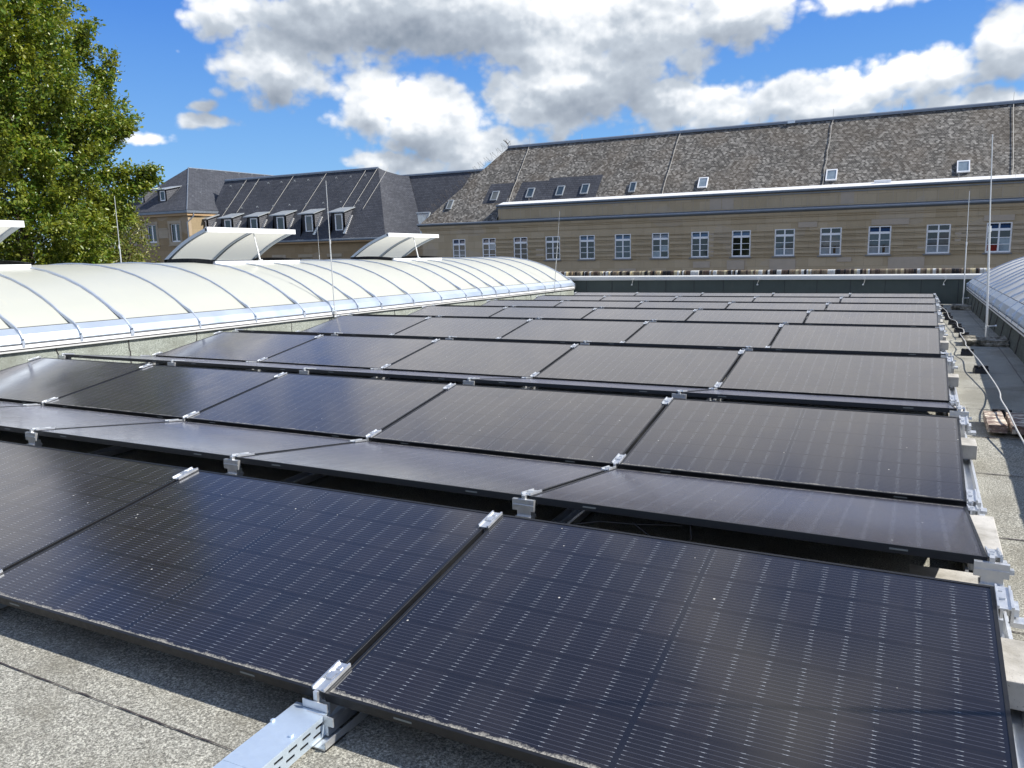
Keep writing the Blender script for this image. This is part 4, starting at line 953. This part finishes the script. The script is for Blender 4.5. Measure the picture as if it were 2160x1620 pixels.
for i, (a, b_) in enumerate(DXs):
    yf = 62.6; zb_, zt_ = 3.22, 4.92
    m = MB(); fw_ = .13
    m.box(a-.45, a-.02, yf, yf+.08, zb_-.35, zt_+.12, 1); m.box(b_+.02, b_+.22, yf, yf+.08, zb_-.35, zt_+.12, 1); m.box(a-.02, b_+.02, yf, yf+.08, zb_-.35, zb_, 1); m.box(a-.02, b_+.02, yf, yf+.08, zt_, zt_+.12, 1)
    # cheeks
    for xs_ in (b_+.22, a-.45):
        p0_ = Vector((xs_, yf, zb_-.35)); zk = zt_+.12; yk = yc0+(zk+.35-zc0)/SCc+.35
        m.poly([(xs_, yf+.001, zb_-.5), (xs_, yf+.001, zk), (xs_, yk, zk+.35), (xs_, yc0+(zb_-.5-zc0)/SCc+.02, zb_-.5)], 0)
    dm = obj('dormer', m, ['slate_cheek', 'seal'], dw)
    m = MB(); zk = zt_+.12; yk = yc0+(zk+.55-zc0)/SCc+.05
    m.add([(a-.75, yf-.28, zk-.03), (b_+.42, yf-.28, zk-.03), (b_+.42, yk, zk+.50), (a-.55, yk, zk+.50), (a-.75, yf-.28, zk+.06), (b_+.42, yf-.28, zk+.06), (b_+.42, yk+.05, zk+.60), (a-.55, yk+.05, zk+.60)], [(0, 3, 2, 1), (4, 5, 6, 7), (0, 1, 5, 4), (1, 2, 6, 5), (2, 3, 7, 6), (3, 0, 4, 7)])
    obj('dormer_roof', m, 'zinc_light', dm, world=False)
    m = MB(); m.box(a, a+fw_, yf-.02, yf+.06, zb_, zt_); m.box(b_-fw_, b_, yf-.02, yf+.06, zb_, zt_); m.box(a+fw_, b_-fw_, yf-.02, yf+.06, zb_, zb_+fw_); m.box(a+fw_, b_-fw_, yf-.02, yf+.06, zt_-fw_, zt_)
    obj('window_frame', m, 'winwhite', dm, world=False)
    m = MB(); m.box(a+fw_, b_-fw_, yf+.02, yf+.05, zb_+fw_, zt_-fw_); obj('pane', m, 'gl_teal' if i > 3 else 'gl_dark', dm, world=False)
    m = MB(); xs_ = b_+.26
    for k in range(11):
        f0 = k/11; z = zb_-.35+f0*1.85; y = yc0+(z-zc0)/SCc; p = onC(xs_+.08, y+.03, .06)
        m.box(p.x-.10, p.x+.20, p.y-.06, p.y+.09, p.z-.02, p.z+.13)
    obj('soaker', m, 'flash', dm, world=False)
for k, (a, b_) in enumerate([(440, 0)]*0): pass
for (xa, xb) in ((-67.0, -71.5), (-65.3, -69.6), (-60.4, -64.6), (-55.9, -60.0), (-51.3+1.4, -55.6+.8), (-51.9+.2, -53.4), (-50.9, -52.0)):
    m = MB(); m.tube([onC(xa*.0+xb+(0 if False else 3.0), 66.9, .06), onC(xb+1.7, 64.0, .06)], .024, 5); obj('conductor', m, 'copperwire', dw)
hk = MB(); hk.tube([(0, 0, .02), (0, -.05, .20), (0, -.22, .12), (0, -.22, .02)], .022, 5); hkm = mesh_only(hk, 'zinc_light')
for x in np.arange(-70.5, -51, 1.9): linkc('roof_hook', hkm, dw, onC(x, 66.4, 0))
for x in np.arange(-69.5, -50, 2.3): linkc('roof_hook', hkm, dw, onC(x, 64.55, 0))
# ------------------------------------------------------------------ corner block
ck = E_('corner_block', (-77, 66, -9.6), 'taller sandstone corner block with hipped slate roof at the left, next to the tree', 'building')
yk0, zk0, xk0 = 60.4, 6.0, -71.15; dK = 6.0; xkw = xk0-2*dK; PK = (xk0-dK, yk0+dK, 11.25)
m = MB(); e = .25
A = (xk0+e, yk0-e, zk0+.02); B = (xkw-e, yk0-e, zk0+.02)
m.poly([B, A, PK], 0); m.poly([A, (xk0+e, 82, zk0+.02), (PK[0], 82, PK[2]), PK], 1); m.poly([(xkw-e, 82, zk0+.02), B, PK, (PK[0], 82, PK[2])], 1)
obj('roof', m, ['slate', 'slate_y'], ck)
m = MB(); m.tube([PK, (PK[0], 82, PK[2])], .09, 6); m.tube([A, PK], .06, 6); obj('ridge_capping', m, 'gutter', ck)
CW = [(-81.46, -79.95), (-77.80, -76.30), (-74.03, -72.56)]
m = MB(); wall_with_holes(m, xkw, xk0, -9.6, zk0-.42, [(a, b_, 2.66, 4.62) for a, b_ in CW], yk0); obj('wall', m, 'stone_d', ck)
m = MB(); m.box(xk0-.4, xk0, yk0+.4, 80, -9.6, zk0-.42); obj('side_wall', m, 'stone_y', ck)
m = MB(); m.box(xkw-.35, xk0+.35, yk0-.36, yk0-.05, zk0-.28, zk0-.02); m.box(xk0+.05, xk0+.36, yk0-.05, 68, zk0-.28, zk0-.02); obj('gutter', m, 'gutter', ck)
m = MB(); m.box(xkw-.2, xk0+.22, yk0-.22, yk0-.001, zk0-.55, zk0-.285); m.box(xk0+.001, xk0+.22, yk0, 67, zk0-.55, zk0-.285); obj('eaves_board', m, 'trim', ck)
m = MB(); m.tube([(xk0+.25, yk0+.6, zk0-.2), (xk0+.3, yk0+.55, zk0-.6), (xk0-.05, yk0-.1, zk0-1.3), (xk0-.05, yk0-.1, -3)], .07, 8); obj('downpipe', m, 'gutter', ck)
for i, (a, b_) in enumerate(CW):
    m = MB(); q = .32
    m.box(a-q, a, yk0-.05, yk0-.001, 2.3, 4.95); m.box(b_, b_+q, yk0-.05, yk0-.001, 2.3, 4.95); m.box(a, b_, yk0-.05, yk0-.001, 4.62, 4.95); m.box(a, b_, yk0-.05, yk0-.001, 2.3, 2.66); m.box(a-q-.05, b_+q+.05, yk0-.12, yk0-.051, 2.22, 2.32)
    sr = obj('window_surround', m, 'stone_l', ck)
    m = MB(); y0 = yk0+.12; cx = (a+b_)/2; m.box(a, a+.10, y0, y0+.06, 2.66, 4.62); m.box(b_-.10, b_, y0, y0+.06, 2.66, 4.62); m.box(cx-.09, cx+.09, y0, y0+.06, 2.66, 4.62); m.box(a+.1, b_-.1, y0+.002, y0+.06, 2.66, 2.80); m.box(a+.1, b_-.1, y0+.002, y0+.06, 4.54, 4.62)
    obj('window', m, 'winwhite', sr, world=False); m = MB(); m.box(a, b_, y0+.03, y0+.2, 2.7, 4.6); obj('pane', m, 'gl_dark', sr, world=False)
m = MB(); 
for a, b_ in ((-79.55, -78.2), (-75.9, -74.4)): m = MB(); m.box(a, b_, yk0-.06, yk0-.001, 3.1, 4.15); m.box(a-.02, b_+.02, yk0-.10, yk0-.061, 4.05, 4.2); obj('stone_panel', m, 'stone_l', ck)
SK = (PK[2]-zk0)/dK
for i, (a, b_) in enumerate([(-80.15, -79.35), (-76.50, -75.70)]):
    yf = yk0+1.15; zb_, zt_ = 7.25, 8.35; m = MB()
    m.box(a-.4, a, yf, yf+.08, zb_-.25, zt_+.1, 1); m.box(b_, b_+.15, yf, yf+.08, zb_-.25, zt_+.1, 1); m.box(a, b_, yf, yf+.08, zb_-.25, zb_, 1); m.box(a, b_, yf, yf+.08, zt_, zt_+.1, 1)
    for xs_ in (b_+.15, a-.4): m.poly([(xs_, yf+.001, zb_-.3), (xs_, yf+.001, zt_+.1), (xs_, yk0+(zt_+.5-zk0)/SK, zt_+.5), (xs_, yk0+(zb_-.3-zk0)/SK+.05, zb_-.3)], 0)
    dm = obj('dormer', m, ['slate_cheek', 'seal'], ck)
    m = MB(); yk_ = yk0+(zt_+.62-zk0)/SK; zk = zt_+.1
    m.add([(a-.75, yf-.3, zk-.02), (b_+.35, yf-.3, zk-.02), (b_+.35, yk_, zk+.50), (a-.75, yk_, zk+.50), (a-.75, yf-.3, zk+.07), (b_+.35, yf-.3, zk+.07), (b_+.35, yk_+.05, zk+.58), (a-.75, yk_+.05, zk+.58)], [(0, 3, 2, 1), (4, 5, 6, 7), (0, 1, 5, 4), (1, 2, 6, 5), (2, 3, 7, 6), (3, 0, 4, 7)])
    obj('dormer_roof', m, 'zinc_light', dm, world=False)
    m = MB(); m.box(a, a+.11, yf-.02, yf+.06, zb_, zt_); m.box(b_-.11, b_, yf-.02, yf+.06, zb_, zt_); m.box(a+.11, b_-.11, yf-.02, yf+.06, zb_, zb_+.11); m.box(a+.11, b_-.11, yf-.02, yf+.06, zt_-.11, zt_); obj('window_frame', m, 'winwhite', dm, world=False)
    m = MB(); m.box(a+.11, b_-.11, yf+.02, yf+.05, zb_+.11, zt_-.11); obj('pane', m, 'gl_dark', dm, world=False)
    m = MB()
    for k in range(12):
        z = zb_-.2+k/12*1.75; y = yk0+(z-zk0)/SK; m.box(b_+.10, b_+.42, y-.04, y+.08, z-.02, z+.13)
    obj('soaker', m, 'flash', dm, world=False)
for x, y in ((-72.9, 63.), (-73.5, 64.7), (-74.6, 64.), (-72.4, 66.)): linkc('roof_hook', hkm, ck, (x, y, zk0+SK*(xk0-x)))
for y in np.arange(67.5, 81, 2.2): linkc('roof_hook', hkm, ck, (PK[0]+.3, y, PK[2]-.3))

# ------------------------------------------------------------------ trees
def leaves(name, twigs, per, lsize, material, parent, seed):
    """twigs: (n,6) array base+direction; leaf-shaped folded faces along every twig"""
    rg = np.random.RandomState(seed); n = len(twigs)*per
    base = np.repeat(twigs[:, :3], per, 0); dr = np.repeat(twigs[:, 3:], per, 0)
    f = rg.rand(n, 1)**.8; side = rg.normal(size=(n, 3))*.105
    c = base+dr*f+side*(1.15-f*.6)
    t = dr/np.linalg.norm(dr, axis=1, keepdims=True)*.7+rg.normal(size=(n, 3))*.55; t[:, 2] -= .25; t /= np.linalg.norm(t, axis=1, keepdims=True)
    nr = rg.normal(size=(n, 3))*.55+np.array([.15, 0, .85]); s = np.cross(t, nr); s /= np.linalg.norm(s, axis=1, keepdims=True); nn = np.cross(s, t)
    L = lsize*(.65+rg.rand(n, 1)*.7); Wd = L*.27
    fold = nn*L*.10
    v = np.stack([c, c+t*L*.35+s*Wd+fold, c+t*L*.72+s*Wd*.8+fold*.8, c+t*L, c+t*L*.72-s*Wd*.8+fold*.8, c+t*L*.35-s*Wd+fold], 1).reshape(-1, 3)
    me = bpy.data.meshes.new(name); me.vertices.add(n*6); me.vertices.foreach_set('co', v.ravel())
    idx = (np.arange(n)[:, None]*6+np.array([0, 1, 2, 3, 0, 3, 4, 5])).ravel()
    me.loops.add(n*8); me.loops.foreach_set('vertex_index', idx.astype(np.int32)); me.polygons.add(n*2); me.polygons.foreach_set('loop_start', np.arange(0, n*8, 4, dtype=np.int32)); me.update(calc_edges=True); me.validate()
    me.materials.append(M[material]); o = bpy.data.objects.new(name, me); COL.objects.link(o); o.parent = parent; o.location = -parent.location; return o
def crown_points(rg, n, c, prof, zlo, zhi, lobes):
    """points near the surface of an uneven crown; prof(z)->radius"""
    out = []
    while len(out) < n:
        z = rg.uniform(zlo, zhi); a = rg.uniform(0, 2*math.pi); R = prof(z)*(1+.13*math.sin(3*a+z*1.3)+.10*math.sin(7*a-z*2.1)+.08*math.sin(z*4.+a))
        if rg.rand() > R/3.6+.15: continue
        k = 1-abs(rg.normal(0, .20)) if rg.rand() < .78 else rg.uniform(.15, .8)
        r = max(.1, R*k); out.append((c[0]+r*math.cos(a), c[1]+r*math.sin(a), z, a, k))
    return np.array(out)
def tree(name, label, c, prof, zlo, zhi, ntw, per, lsize, mt, seed, extra=(), trunk_r=.28, tl=.75):
    rg = np.random.RandomState(seed); root = E_(name, (c[0], c[1], -9.6), label, 'tree')
    m = MB(); m.tube([(c[0], c[1], -9.6), (c[0]+.1, c[1], -4), (c[0]-.05, c[1]+.1, 1), (c[0]+.1, c[1], zhi-2.5)], trunk_r, 10, r2=.04); obj('trunk', m, 'bark', root, smooth=True)
    pts = crown_points(rg, ntw, c, prof, zlo, zhi, None)
    m = MB()
    for i in range(46):
        z = zlo-.5+(zhi-zlo)*.85*rg.rand(); a = rg.uniform(0, 6.28); R = prof(min(zhi, z+1.2))*.8
        p = [Vector((c[0], c[1], z)), Vector((c[0]+R*.45*math.cos(a), c[1]+R*.45*math.sin(a), z+.7)), Vector((c[0]+R*math.cos(a+.1), c[1]+R*math.sin(a+.1), z+1.7))]
        m.tube(p, .055, 6, r2=.012)
    obj('branch', m, 'bark', root)
    root.children[-1]['kind'] = 'stuff' if False else 'part'; del root.children[-1]['kind']
    d = np.stack([np.cos(pts[:, 3]), np.sin(pts[:, 3]), .55+.35*rg.rand(len(pts))], 1)+rg.normal(size=(len(pts), 3))*.45
    d /= np.linalg.norm(d, axis=1, keepdims=True); ln = tl*(.5+rg.rand(len(pts), 1)); tw = np.hstack([pts[:, :3]-d*ln*.35, d*ln])
    if len(extra): tw = np.vstack([tw, np.array(extra)[::2]])
    leaves('crown', tw, per, lsize, mt, root, seed+1)
    return root
cx, cy = -20.7, 11.0
prof = lambda z: .60*float(np.interp(z, [-1., .5, 2.2, 3.6, 5., 6.6, 7.6, 9.5, 12., 13.2], [2.2, 2.75, 2.95, 3.05, 2.95, 2.65, 2.2, 2.0, 1.2, .2]))
# side boughs standing out to the right (towards the courtyard)
right = Vector((.527*1.0, .85, 0)); ext = []
rg0 = np.random.RandomState(3)
def bough(off, z0, dx, dz, n, spread=.22):
    for k in range(n):
        f = rg0.rand(); p = Vector((cx, cy, 0))+right*(off+dx*f)+Vector((rg0.normal(0, spread*(1.1-f)), rg0.normal(0, spread*(1.1-f)), z0+dz*f+rg0.normal(0, spread*.55*(1.15-f))))
        dd = (right*dx+Vector((0, 0, dz))).normalized()*.45+Vector(rg0.normal(size=3))*.14; ext.append((*p, *dd))
bough(1.9, 4.6, .50, 1.7, 46, .13); bough(1.9, 3.9, .60, .75, 36, .15); bough(1.7, 2.5, 1.25, .75, 40, .09); bough(1.5, 2.1, .8, .35, 30, .12); bough(1.6, 6.0, .3, .9, 26, .14); bough(2.0, 3.2, .7, .3, 26, .13)
tree('hornbeam_tree', 'tall green tree at the left edge behind the white skylight', (cx, cy), prof, -1.0, 13.2, 1900, 112, .092, 'leaf', 21, ext, tl=.95)
prof2 = lambda z: float(np.interp(z, [-2., 0, 1.4, 2.4, 3.1], [1.1, 1.15, 1.05, .7, .15]))
tree('young_tree', 'smaller pale green tree low at the right foot of the tall tree', (-22.0, 14.3), prof2, -2.0, 2.9, 520, 60, .085, 'leaf2', 33, (), .1, .6)
